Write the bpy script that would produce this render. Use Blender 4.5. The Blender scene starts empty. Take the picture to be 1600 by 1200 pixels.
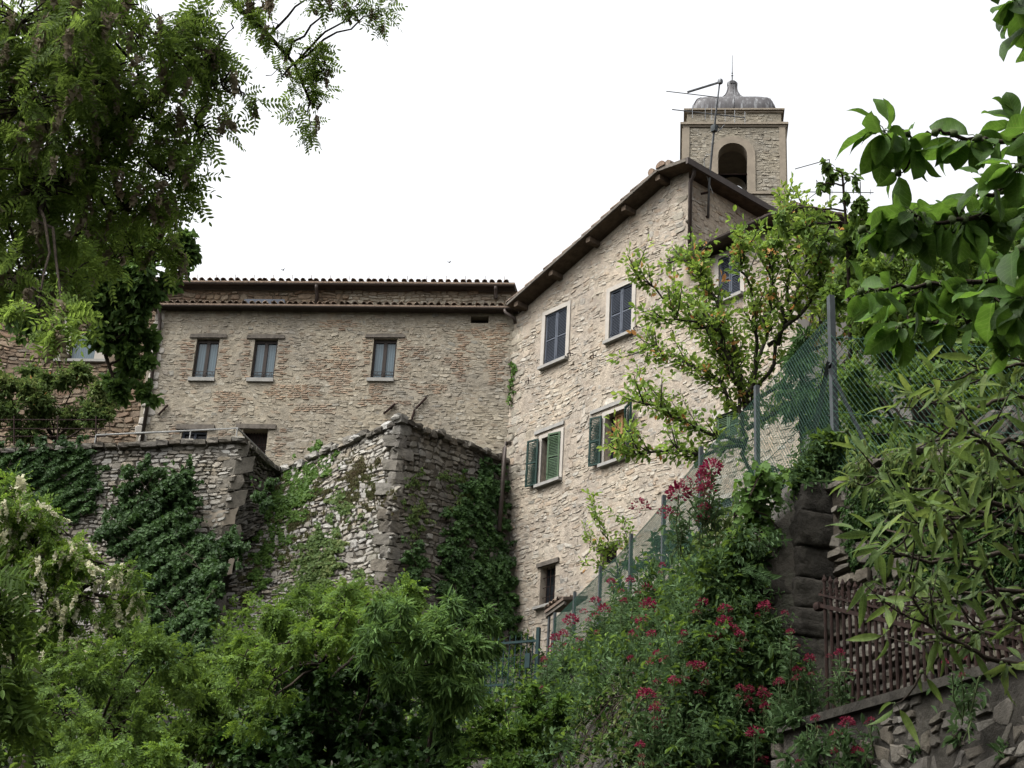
import bpy, math
import numpy as np
from mathutils import Matrix, Vector

# ------------------------------------------------------------------ camera, world, sun, exposure
SC = bpy.context.scene
FPX = 2693.0                     # focal length in pixels of a 1600 px wide frame
PITCH, ROLL = 0.4377, 0.0578
CAM = np.array([0.0, 0.0, 1.6])
_cp, _sp, _cr, _sr = math.cos(PITCH), math.sin(PITCH), math.cos(ROLL), math.sin(ROLL)
_r = np.array([1, 0, 0.]); _u = np.array([0, -_sp, _cp]); FWD = np.array([0, _cp, _sp])
RIGHT = _cr * _r + _sr * _u
UP = -_sr * _r + _cr * _u
cam_d = bpy.data.cameras.new('camera'); cam = bpy.data.objects.new('camera', cam_d)
SC.collection.objects.link(cam); SC.camera = cam
cam_d.sensor_width = 36; cam_d.lens = FPX / 1600 * 36; cam_d.clip_end = 2000; cam_d.clip_start = 0.05
_m = np.eye(4); _m[:3, 0] = RIGHT; _m[:3, 1] = UP; _m[:3, 2] = -FWD; _m[:3, 3] = CAM
cam.matrix_world = Matrix(_m.tolist())

SUN_EL, SUN_AZ = math.radians(56), math.radians(-118)     # azimuth from +Y (view direction), negative = left
W = bpy.data.worlds.new('World'); SC.world = W; W.use_nodes = True
_nt = W.node_tree; _bg = _nt.nodes['Background']
_sky = _nt.nodes.new('ShaderNodeTexSky'); _sky.sky_type = 'NISHITA'; _sky.sun_disc = False
_sky.sun_elevation = SUN_EL; _sky.sun_rotation = SUN_AZ
_sky.air_density = 1.0; _sky.dust_density = 8.0; _sky.ozone_density = 1.0
_hs = _nt.nodes.new('ShaderNodeHueSaturation'); _hs.inputs['Saturation'].default_value = 0.12
_nt.links.new(_sky.outputs[0], _hs.inputs['Color']); _nt.links.new(_hs.outputs[0], _bg.inputs[0])
_bg.inputs[1].default_value = 0.15
sun_d = bpy.data.lights.new('sun', 'SUN'); sun = bpy.data.objects.new('sun', sun_d); SC.collection.objects.link(sun)
sun_d.energy = 0.55; sun_d.angle = math.radians(25); sun_d.color = (1.0, 0.96, 0.9)
_sd = Vector((math.sin(SUN_AZ) * math.cos(SUN_EL), math.cos(SUN_AZ) * math.cos(SUN_EL), math.sin(SUN_EL)))
sun.rotation_euler = _sd.to_track_quat('Z', 'Y').to_euler()
SC.view_settings.view_transform = 'Standard'; SC.view_settings.look = 'None'
SC.view_settings.exposure = 1.7; SC.view_settings.gamma = 1
SC.cycles.max_bounces = 6; SC.cycles.transparent_max_bounces = 8
SC.cycles.use_denoising = True

# ------------------------------------------------------------------ projection helpers
def ray(px, py):
    return FWD + RIGHT * ((px - 800) / FPX) - UP * ((py - 600) / FPX)
def at(px, py, d):
    """world point d metres down the optical axis at a pixel"""
    return CAM + ray(px, py) * d
Z = np.array([0, 0, 1.])
def nrm(v):
    v = np.asarray(v, float); return v / (np.linalg.norm(v, axis=-1, keepdims=True) + 1e-12)

# ------------------------------------------------------------------ mesh builder
def link(o): SC.collection.objects.link(o); return o
class MB:
    def __init__(s): s.V = []; s.n = 0; s.F = []
    def add(s, V, F, mi=0):
        V = np.asarray(V, float).reshape(-1, 3)
        if isinstance(F, np.ndarray): s.F.append((F + s.n, mi))
        else:
            by = {}
            for f in F: by.setdefault(len(f), []).append(f)
            for k, a in by.items(): s.F.append((np.array(a, int) + s.n, mi))
        s.V.append(V); s.n += len(V)
    def box(s, O, a, b, c, mi=0):
        """box from corner O with edge vectors a, b, c"""
        O, a, b, c = [np.asarray(q, float) for q in (O, a, b, c)]
        V = [O, O + a, O + a + b, O + b, O + c, O + a + c, O + a + b + c, O + b + c]
        s.add(V, np.array([[0, 3, 2, 1], [4, 5, 6, 7], [0, 1, 5, 4], [1, 2, 6, 5], [2, 3, 7, 6], [3, 0, 4, 7]]), mi)
    def tube(s, pts, rad, n=6, mi=0, cap=True):
        pts = np.asarray(pts, float); m = len(pts)
        rad = np.broadcast_to(np.asarray(rad, float), (m,))
        t = nrm(np.gradient(pts, axis=0)); ref = np.array([0.31, 0.17, 0.93])
        if abs(t.mean(0) @ ref) > 0.9: ref = np.array([0.9, 0.3, 0.1])
        u = nrm(np.cross(t, ref)); v = np.cross(t, u)
        a = np.arange(n) / n * 2 * math.pi
        V = pts[:, None] + rad[:, None, None] * (u[:, None] * np.cos(a)[None, :, None] + v[:, None] * np.sin(a)[None, :, None])
        i = np.arange(m - 1)[:, None] * n; j = np.arange(n)[None]; k = (j + 1) % n
        F = np.stack([i + j, i + k, i + n + k, i + n + j], -1).reshape(-1, 4)
        s.add(V.reshape(-1, 3), F, mi)
        if cap and n > 2:
            s.F.append((np.array([np.arange(n)[::-1]]) + s.n - m * n, mi)); s.F.append((np.array([np.arange(n)]) + s.n - n, mi))
    def poly(s, pts, ext, mi=0):
        """closed prism: polygon pts extruded by vector ext"""
        P = np.asarray(pts, float); n = len(P); Q = P + np.asarray(ext, float)
        F = [tuple(range(n))[::-1], tuple(range(n, 2 * n))] + [(i, (i + 1) % n, n + (i + 1) % n, n + i) for i in range(n)]
        s.add(np.vstack([P, Q]), F, mi)
    def build(s, name, mats, parent=None, smooth=False):
        me = bpy.data.meshes.new(name)
        V = np.vstack(s.V) if s.V else np.zeros((0, 3))
        off = np.zeros(3) if parent is None else np.array(parent.location)
        V = V - off
        me.vertices.add(len(V)); me.vertices.foreach_set('co', V.astype(np.float32).ravel())
        tot = sum(f.size for f, _ in s.F); npoly = sum(len(f) for f, _ in s.F)
        me.loops.add(tot); me.polygons.add(npoly)
        li = np.concatenate([f.ravel() for f, _ in s.F]).astype(np.int32)
        lt = np.concatenate([np.full(len(f), f.shape[1]) for f, _ in s.F]).astype(np.int32)
        ls = np.concatenate([[0], np.cumsum(lt)[:-1]]).astype(np.int32)
        mi = np.concatenate([np.full(len(f), k) for f, k in s.F]).astype(np.int32)
        me.loops.foreach_set('vertex_index', li)
        me.polygons.foreach_set('loop_start', ls); me.polygons.foreach_set('loop_total', lt)
        me.polygons.foreach_set('material_index', mi)
        me.polygons.foreach_set('use_smooth', np.full(npoly, smooth))
        me.update(calc_edges=True); me.validate()
        for m in (mats if isinstance(mats, (list, tuple)) else [mats]): me.materials.append(m)
        o = link(bpy.data.objects.new(name, me))
        if parent is not None: o.parent = parent
        return o
def tag(o, label=None, cat=None, group=None, kind=None):
    if label: o['label'] = label
    if cat: o['category'] = cat
    if group: o['group'] = group
    if kind: o['kind'] = kind
    return o
def thing(name, label, cat, loc, group=None):
    o = link(bpy.data.objects.new(name, None)); o.location = [float(q) for q in loc]
    o.empty_display_size = 0.2
    return tag(o, label, cat, group)

# ------------------------------------------------------------------ materials
def newmat(name):
    m = bpy.data.materials.new(name); m.use_nodes = True
    nt = m.node_tree; return m, nt, nt.nodes['Principled BSDF'], nt.nodes, nt.links
def ramp(N, cols, interp='LINEAR'):
    r = N.new('ShaderNodeValToRGB'); r.color_ramp.interpolation = interp
    e = r.color_ramp.elements
    while len(e) < len(cols): e.new(0.5)
    for i, c in enumerate(cols):
        p = i / max(1, len(cols) - 1) if len(c) == 3 else c[3]
        e[i].position = p; e[i].color = (*c[:3], 1)
    return r
def noise(N, L, scale, detail=4, coord=None, rough=0.6):
    t = N.new('ShaderNodeTexNoise'); t.inputs['Scale'].default_value = scale
    t.inputs['Detail'].default_value = detail; t.inputs['Roughness'].default_value = rough
    if coord is not None: L.new(coord, t.inputs['Vector'])
    return t
def mixc(N, L, a, b, fac, mode='MIX'):
    m = N.new('ShaderNodeMix'); m.data_type = 'RGBA'; m.blend_type = mode
    for s, q in ((m.inputs['A'], a), (m.inputs['B'], b)):
        if hasattr(q, 'is_output'): L.new(q, s)
        else: s.default_value = (*q, 1)
    if hasattr(fac, 'is_output'): L.new(fac, m.inputs['Factor'])
    else: m.inputs['Factor'].default_value = fac
    return m.outputs['Result']
def pos(N): return N.new('ShaderNodeNewGeometry')
def stone_mat(name, cols, spots=None, spot_amt=0.5, bump=0.5, fine=28, var=0.35, big=0.9, K=0.58):
    """stones: colour by island, mottled, with lichen or dirt patches"""
    m, nt, B, N, L = newmat(name)
    cols = [tuple(q * K for q in c[:3]) for c in cols]; spots = [tuple(q * K for q in c) for c in (spots or [])]
    g = pos(N); r = ramp(N, cols); L.new(g.outputs['Random Per Island'], r.inputs[0])
    n1 = noise(N, L, fine * 0.35, 6, g.outputs['Position']); v = ramp(N, [(1 - var,) * 3 + (0.3,), (1 + var * .5,) * 3 + (0.72,)]); L.new(n1.outputs['Fac'], v.inputs[0])
    c = mixc(N, L, r.outputs[0], v.outputs[0], 1.0, 'MULTIPLY')
    n0 = noise(N, L, big, 5, g.outputs['Position']); v0 = ramp(N, [(0.72, 0.72, 0.74, 0.35), (1.12, 1.1, 1.05, 0.68)]); L.new(n0.outputs['Fac'], v0.inputs[0])
    c = mixc(N, L, c, v0.outputs[0], 0.8, 'MULTIPLY')
    if spots:
        for k, sp in enumerate(spots):
            n2 = noise(N, L, 1.3 + 1.7 * k, 8, g.outputs['Position'], 0.75)
            mp = N.new('ShaderNodeMapRange'); mp.inputs[1].default_value = 0.53; mp.inputs[2].default_value = 0.68; mp.inputs[4].default_value = spot_amt
            L.new(n2.outputs['Fac'], mp.inputs[0]); c = mixc(N, L, c, sp, mp.outputs[0])
    L.new(c, B.inputs['Base Color']); B.inputs['Roughness'].default_value = 0.92
    B.inputs['Specular IOR Level'].default_value = 0.06
    nb = noise(N, L, fine, 8, g.outputs['Position'], 0.7); bp = N.new('ShaderNodeBump'); bp.inputs['Strength'].default_value = bump; bp.inputs['Distance'].default_value = 0.03
    L.new(nb.outputs['Fac'], bp.inputs['Height']); L.new(bp.outputs[0], B.inputs['Normal'])
    return m
def plain(name, col, rough=0.6, metal=0, var=0.25, scale=6, bump=0.15, spec=0.1, col2=None):
    m, nt, B, N, L = newmat(name)
    g = pos(N); n = noise(N, L, scale, 6, g.outputs['Position'])
    c2 = col2 or tuple(q * (1 - var) for q in col)
    r = ramp(N, [tuple(c2) + (0.35,), tuple(col) + (0.65,)]); L.new(n.outputs['Fac'], r.inputs[0])
    L.new(r.outputs[0], B.inputs['Base Color']); B.inputs['Roughness'].default_value = rough; B.inputs['Metallic'].default_value = metal
    B.inputs['Specular IOR Level'].default_value = spec
    nb = noise(N, L, scale * 8, 4, g.outputs['Position']); bp = N.new('ShaderNodeBump'); bp.inputs['Strength'].default_value = bump; bp.inputs['Distance'].default_value = 0.01
    L.new(nb.outputs['Fac'], bp.inputs['Height']); L.new(bp.outputs[0], B.inputs['Normal'])
    return m
def leaf_mat(name, cols, transl=0.35, rough=0.6, patch=1.2, spec=0.11, tcol=None):
    m, nt, B, N, L = newmat(name)
    g = pos(N); r = ramp(N, cols); 
    n = noise(N, L, patch, 3, g.outputs['Position'])
    ad = N.new('ShaderNodeMath'); ad.operation = 'MULTIPLY_ADD'; L.new(n.outputs['Fac'], ad.inputs[0]); ad.inputs[1].default_value = 1.6; 
    mu = N.new('ShaderNodeMath'); mu.operation = 'MULTIPLY_ADD'; L.new(g.outputs['Random Per Island'], mu.inputs[0]); mu.inputs[1].default_value = 0.7; mu.inputs[2].default_value = -0.65
    L.new(mu.outputs[0], ad.inputs[2]); L.new(ad.outputs[0], r.inputs[0])
    L.new(r.outputs[0], B.inputs['Base Color']); B.inputs['Roughness'].default_value = rough; B.inputs['Specular IOR Level'].default_value = spec
    t = N.new('ShaderNodeBsdfTranslucent'); hs = N.new('ShaderNodeHueSaturation'); hs.inputs['Value'].default_value = 1.7; hs.inputs['Saturation'].default_value = 1.05; hs.inputs['Hue'].default_value = 0.485
    L.new(r.outputs[0], hs.inputs['Color']); L.new(hs.outputs[0], t.inputs['Color'])
    mx = N.new('ShaderNodeMixShader'); mx.inputs[0].default_value = transl
    L.new(B.outputs[0], mx.inputs[1]); L.new(t.outputs[0], mx.inputs[2]); L.new(mx.outputs[0], nt.nodes['Material Output'].inputs[0])
    return m

M = {}
M['house_stone'] = stone_mat('house_stone', K=.68, cols=[(.35, .30, .235), (.44, .395, .325), (.39, .345, .275), (.47, .44, .38), (.37, .295, .22), (.42, .38, .315), (.38, .36, .315)], spots=[(.42, .375, .315)], spot_amt=.4, bump=.5)
M['house_mortar'] = stone_mat('house_mortar', [(.42, .365, .295), (.42, .365, .295)], [(.44, .395, .33), (.36, .295, .23)], .6, .9, 18, K=.66)
M['wall_stone'] = stone_mat('wall_stone', [(.35, .315, .25), (.43, .39, .315), (.38, .34, .27), (.32, .28, .215), (.46, .43, .36), (.36, .295, .22), (.34, .325, .28)], [(.38, .355, .295)], .35, .5)
M['wall_mortar'] = stone_mat('wall_mortar', [(.37, .33, .26), (.37, .33, .26)], [(.40, .365, .295), (.32, .265, .19)], .6, .8, 18)
M['brick'] = stone_mat('old_brick', [(.36, .265, .19), (.41, .305, .22), (.35, .27, .205), (.40, .325, .245), (.38, .335, .27)], [(.36, .30, .235)], .45, .4)
M['brown_stone'] = stone_mat('brown_stone', [(.24, .175, .12), (.31, .24, .17), (.20, .145, .105), (.36, .30, .225), (.27, .185, .13), (.29, .25, .195)], [(.19, .16, .125)], .5, .6)
M['brown_mortar'] = stone_mat('brown_mortar', [(.23, .185, .135), (.23, .185, .135)], [(.17, .135, .1)], .5, .8, 18)
M['rough_stone'] = stone_mat('rough_stone', [(.30, .28, .245), (.44, .425, .39), (.24, .22, .185), (.38, .355, .305), (.52, .51, .475), (.31, .27, .21), (.28, .265, .24)], [(.17, .16, .11), (.33, .32, .29)], .5, .9)
M['dark_joint'] = stone_mat('dark_joint', [(.085, .075, .06), (.085, .075, .06)], [(.05, .055, .03)], .6, .9, 18)
M['weathered_shaded_stone'] = stone_mat('weathered_shaded_stone', [(.145, .135, .115), (.21, .195, .17), (.11, .10, .085), (.17, .15, .12), (.26, .25, .225)], [(.075, .07, .05), (.12, .115, .09)], .65, .9)
M['dark_block'] = stone_mat('dark_block', [(.062, .058, .05), (.08, .074, .064), (.052, .048, .04)], [(.035, .034, .022), (.12, .115, .10)], .5, 1.0, 22, var=.6, big=3)
M['tower_stone'] = stone_mat('tower_stone', [(.36, .325, .26), (.44, .405, .33), (.39, .35, .28), (.48, .45, .38), (.33, .285, .22)], [(.30, .275, .225)], .4, .5)
M['tower_mortar'] = stone_mat('tower_mortar', [(.35, .315, .25), (.35, .315, .25)], [(.30, .26, .2)], .5, .8, 18)
M['dressed'] = plain('dressed_sandstone', (.19, .162, .125), .9, var=.25, scale=3, spec=.2)
M['plaster'] = plain('window_plaster', (.27, .25, .22), .9, var=.15, scale=4, spec=.2)
M['grey_plaster'] = plain('grey_plaster', (.27, .25, .22), .9, var=.2, scale=2, spec=.2)
M['sill'] = plain('sill_stone', (.20, .195, .18), .85, var=.2, scale=6)
M['old_wood'] = plain('grey_old_wood', (.10, .088, .074), .85, var=.45, scale=9, bump=.4)
M['eave_wood'] = plain('eave_wood', (.075, .056, .04), .85, var=.45, scale=7, bump=.4)
M['dark_frame'] = plain('dark_window_frame', (.028, .022, .019), .5)
M['metal_dark'] = plain('dark_brown_gutter', (.045, .036, .031), .45, .2)
M['iron'] = plain('rusted_iron', (.021, .0115, .009), .85, 0, col2=(.010, .006, .005), scale=20, bump=.4)
M['galv'] = plain('grey_metal', (.10, .105, .11), .5, .5, var=.2)
M['galv_post'] = plain('grey_green_post', (.042, .048, .05), .6, .2, var=.3)
M['white_rail'] = plain('pale_rail', (.22, .22, .21), .6)
M['slate_paint'] = plain('slate_grey_paint', (.05, .058, .073), .55, var=.2)
M['green_paint'] = plain('dark_green_paint', (.006, .022, .017), .5, var=.25)
M['green_paint2'] = plain('sage_green_paint', (.04, .068, .036), .6, var=.2)
M['honey_wood'] = plain('honey_wood', (.21, .12, .05), .55, var=.25, scale=5)
M['teal_iron'] = plain('teal_iron', (.008, .021, .021), .55, .2)
M['net_green'] = plain('green_net_wire', (.026, .062, .044), .55)
M['tile'] = stone_mat('roof_tile', [(.24, .17, .125), (.33, .25, .19), (.19, .145, .115), (.29, .235, .19)], [(.17, .155, .13)], .6, .5)
M['bark'] = plain('bark', (.036, .028, .021), .95, var=.5, scale=14, bump=.8, spec=.1)
M['bark_grey'] = plain('grey_bark', (.05, .044, .036), .95, var=.4, scale=14, bump=.8, spec=.1)
M['curtain_glass'] = None
def glass_mat():
    m, nt, B, N, L = newmat('pane_glass'); g = pos(N)
    w = N.new('ShaderNodeTexWave'); w.inputs['Scale'].default_value = 5; w.inputs['Distortion'].default_value = 1.5
    L.new(g.outputs['Position'], w.inputs['Vector'])
    r = ramp(N, [(.045, .066, .078), (.068, .092, .105)]); L.new(w.outputs['Fac'], r.inputs[0]); L.new(r.outputs[0], B.inputs['Base Color'])
    B.inputs['Roughness'].default_value = .06; B.inputs['Specular IOR Level'].default_value = .25; return m
M['curtain_glass'] = glass_mat()
M['dark_glass'] = plain('dark_glass', (.012, .014, .016), .12, var=.3)
M['void'] = plain('unlit_interior', (.03, .027, .024), .95)  # near-black colour stands in for shade inside tower chamber, doorway and vent
def lead_mat():
    m, nt, B, N, L = newmat('lead_sheet'); g = pos(N)
    mp = N.new('ShaderNodeMapping'); mp.inputs['Scale'].default_value = (5, 5, .5); L.new(g.outputs['Position'], mp.inputs[0])
    n = noise(N, L, 1.5, 6, mp.outputs[0], .7); r = ramp(N, [(.022, .02, .021, .40), (.04, .038, .04, .54), (.15, .155, .16, .68), (.06, .06, .063, .85)])
    L.new(n.outputs['Fac'], r.inputs[0]); L.new(r.outputs[0], B.inputs['Base Color']); B.inputs['Roughness'].default_value = .6; B.inputs['Specular IOR Level'].default_value = .25; return m
M['lead'] = lead_mat()
def ground_mat():
    m, nt, B, N, L = newmat('soil_and_moss'); g = pos(N)
    n = noise(N, L, .9, 8, g.outputs['Position'], .7); r = ramp(N, [(.014, .022, .007, .36), (.022, .018, .011, .5), (.034, .027, .018, .64)])
    L.new(n.outputs['Fac'], r.inputs[0]); L.new(r.outputs[0], B.inputs['Base Color']); B.inputs['Roughness'].default_value = .95
    nb = noise(N, L, 9, 8, g.outputs['Position'], .7); bp = N.new('ShaderNodeBump'); bp.inputs['Strength'].default_value = 1; bp.inputs['Distance'].default_value = .1
    L.new(nb.outputs['Fac'], bp.inputs['Height']); L.new(bp.outputs[0], B.inputs['Normal']); return m
M['ground'] = ground_mat()
# foliage
M['lf_locust'] = leaf_mat('locust_leaf', [(.06, .092, .023), (.095, .15, .032), (.135, .21, .042)], .5)
M['lf_oak'] = leaf_mat('dark_oak_leaf', [(.03, .054, .016), (.045, .084, .022), (.07, .12, .028)], .4)
M['lf_light'] = leaf_mat('light_locust_leaf', [(.04, .07, .014), (.068, .122, .021), (.11, .178, .028)], .38)
M['lf_mid'] = leaf_mat('mid_green_leaf', [(.034, .06, .012), (.06, .105, .02), (.10, .16, .03)], .35)
M['lf_willow'] = leaf_mat('willow_leaf', [(.03, .058, .018), (.055, .105, .027), (.09, .15, .036)], .32)
M['lf_ivy'] = leaf_mat('ivy_leaf', [(.010, .025, .006), (.018, .042, .009), (.032, .068, .014)], .2, .6, spec=.12)
M['lf_creeper'] = leaf_mat('creeper_leaf', [(.03, .062, .013), (.05, .098, .018), (.08, .135, .025)], .3)
M['lf_dry'] = leaf_mat('dry_creeper', [(.055, .042, .022), (.06, .058, .024), (.042, .056, .018)], .2, .7)
M['lf_plum'] = leaf_mat('plum_leaf', [(.06, .105, .02), (.10, .165, .03), (.16, .21, .045)], .4)
M['lf_tip'] = leaf_mat('orange_young_leaf', [(.24, .13, .045), (.28, .15, .05), (.20, .16, .05)], .35)
M['lf_cherry'] = leaf_mat('cherry_leaf', [(.028, .06, .012), (.048, .105, .018), (.075, .155, .026)], .45, .5, patch=8)
M['lf_peach'] = leaf_mat('peach_leaf', [(.04, .068, .02), (.065, .105, .028), (.11, .15, .04)], .36, .5, patch=3)
M['lf_shrub'] = leaf_mat('shrub_leaf', [(.04, .066, .02), (.068, .108, .03), (.105, .125, .042)], .3)
M['lf_fig'] = leaf_mat('dark_green_leaf', [(.014, .033, .009), (.025, .057, .014), (.04, .087, .021)], .28)
M['lf_valerian'] = leaf_mat('valerian_leaf', [(.026, .05, .018), (.044, .08, .03), (.068, .115, .045)], .25)
M['fl_white'] = leaf_mat('cream_blossom', [(.36, .36, .22), (.48, .47, .33), (.54, .52, .40)], .3, .7)
M['fl_faded'] = leaf_mat('faded_blossom', [(.13, .115, .075), (.20, .17, .12), (.11, .085, .055)], .3, .7)
M['fl_red'] = leaf_mat('red_flower', [(.075, .028, .025), (.105, .009, .02), (.15, .016, .032), (.21, .05, .07)], .25, .6, patch=9)
def veined(name):
    m = M[name]; nt = m.node_tree; N, L = nt.nodes, nt.links; B = N['Principled BSDF']
    src = B.inputs['Base Color'].links[0].from_socket; a = N.new('ShaderNodeAttribute'); a.attribute_name = 'leaf_co'
    sx = N.new('ShaderNodeSeparateXYZ'); L.new(a.outputs['Vector'], sx.inputs[0])
    def mt(op, p, q=None, r=None):
        n = N.new('ShaderNodeMath'); n.operation = op
        for i, v in enumerate((p, q, r)):
            if v is None: continue
            if hasattr(v, 'is_output'): L.new(v, n.inputs[i])
            else: n.inputs[i].default_value = v
        return n.outputs[0]
    ay = mt('ABSOLUTE', sx.outputs['Y']); f = mt('FRACT', mt('MULTIPLY', mt('SUBTRACT', sx.outputs['X'], mt('MULTIPLY', ay, .75)), 9.0))
    side = mt('LESS_THAN', mt('ABSOLUTE', mt('SUBTRACT', f, .5)), .07); mid = mt('LESS_THAN', ay, .013); vein = mt('MAXIMUM', side, mid)
    g = pos(N); nz = noise(N, L, 55, 5, g.outputs['Position'], .7); v = ramp(N, [(.62, .62, .6, .3), (1.15, 1.15, 1.05, .7)]); L.new(nz.outputs['Fac'], v.inputs[0])
    c = mixc(N, L, src, v.outputs[0], 1.0, 'MULTIPLY'); c = mixc(N, L, c, (.13, .19, .06), mt('MULTIPLY', vein, .2))
    ns = noise(N, L, 160, 2, g.outputs['Position']); sp = mt('GREATER_THAN', ns.outputs['Fac'], .735); c = mixc(N, L, c, (.10, .065, .03), mt('MULTIPLY', sp, .8))
    L.new(c, B.inputs['Base Color'])
    for n in N:
        if n.type == 'HUE_SAT': L.new(c, n.inputs['Color'])
    bp = N.new('ShaderNodeBump'); bp.inputs['Strength'].default_value = .5; bp.inputs['Distance'].default_value = .002; bp.invert = True
    hh = mt('ADD', vein, mt('MULTIPLY', nz.outputs['Fac'], .8)); L.new(hh, bp.inputs['Height']); L.new(bp.outputs[0], B.inputs['Normal'])
veined('lf_cherry'); veined('lf_peach')
M['stem'] = plain('green_stem', (.07, .095, .04), .8)

# ------------------------------------------------------------------ frames on walls
class Frame:
    """pt(s,t,d): s along the wall, t up, d out of it"""
    def __init__(f, O, U, V, N): f.O, f.U, f.V, f.N = [np.asarray(q, float) for q in (O, U, V, N)]
    def pt(f, s, t, d=0.):
        s, t, d = [np.asarray(q, float)[..., None] for q in (s, t, d)]
        return f.O + s * f.U + t * f.V + d * f.N
    def px(f, x, y, d=0.):
        r = ray(x, y); O = f.O + d * f.N
        k = ((O - CAM) @ f.N) / (r @ f.N); P = CAM + r * k - O
        G = np.array([[f.U @ f.U, f.U @ f.V], [f.U @ f.V, f.V @ f.V]])
        return np.linalg.solve(G, [P @ f.U, P @ f.V])
    def rect(f, q):
        a = np.array([f.px(*p) for p in q]); return (a[[0, 3], 0].mean(), a[[1, 2], 0].mean(), a[[2, 3], 1].mean(), a[[0, 1], 1].mean())
    def box(f, mb, s0, s1, t0, t1, d0, d1, mi=0):
        mb.box(f.pt(s0, t0, d0), f.U * (s1 - s0), f.V * (t1 - t0), f.N * (d1 - d0), mi)
class Patch:
    """bilinear quad; corners bl, br, tr, tl"""
    def __init__(f, bl, br, tr, tl):
        f.c = [np.asarray(q, float) for q in (bl, br, tr, tl)]
        f.w = max(np.linalg.norm(f.c[1] - f.c[0]), np.linalg.norm(f.c[2] - f.c[3])); f.h = max(np.linalg.norm(f.c[3] - f.c[0]), np.linalg.norm(f.c[2] - f.c[1]))
        f.N = nrm(np.cross(f.c[1] - f.c[0] + f.c[2] - f.c[3], f.c[3] - f.c[0] + f.c[2] - f.c[1]))
        f.O = sum(f.c) / 4
    def pt(f, s, t, d=0.):
        a = (np.asarray(s, float) / f.w)[..., None]; b = (np.asarray(t, float) / f.h)[..., None]; d = np.asarray(d, float)[..., None]
        return (1 - a) * (1 - b) * f.c[0] + a * (1 - b) * f.c[1] + a * b * f.c[2] + (1 - a) * b * f.c[3] + d * f.N
    def world_px(f, x, y):
        x = np.atleast_1d(np.asarray(x, float)); y = np.atleast_1d(np.asarray(y, float)); a = np.full(x.shape, f.w / 2); b = np.full(x.shape, f.h / 2)
        def pr(s, t):
            q = f.pt(s, t) - CAM; w = q @ FWD; return 800 + FPX * (q @ RIGHT) / w, 600 - FPX * (q @ UP) / w
        for _ in range(8):
            u, v = pr(a, b); e = .01; ua, va = pr(a + e, b); ub, vb = pr(a, b + e)
            A11, A21, A12, A22 = (ua - u) / e, (va - v) / e, (ub - u) / e, (vb - v) / e; det = A11 * A22 - A12 * A21; dx, dy = x - u, y - v
            a = a + (A22 * dx - A12 * dy) / det; b = b + (A11 * dy - A21 * dx) / det
        return f.pt(a, b)
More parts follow.
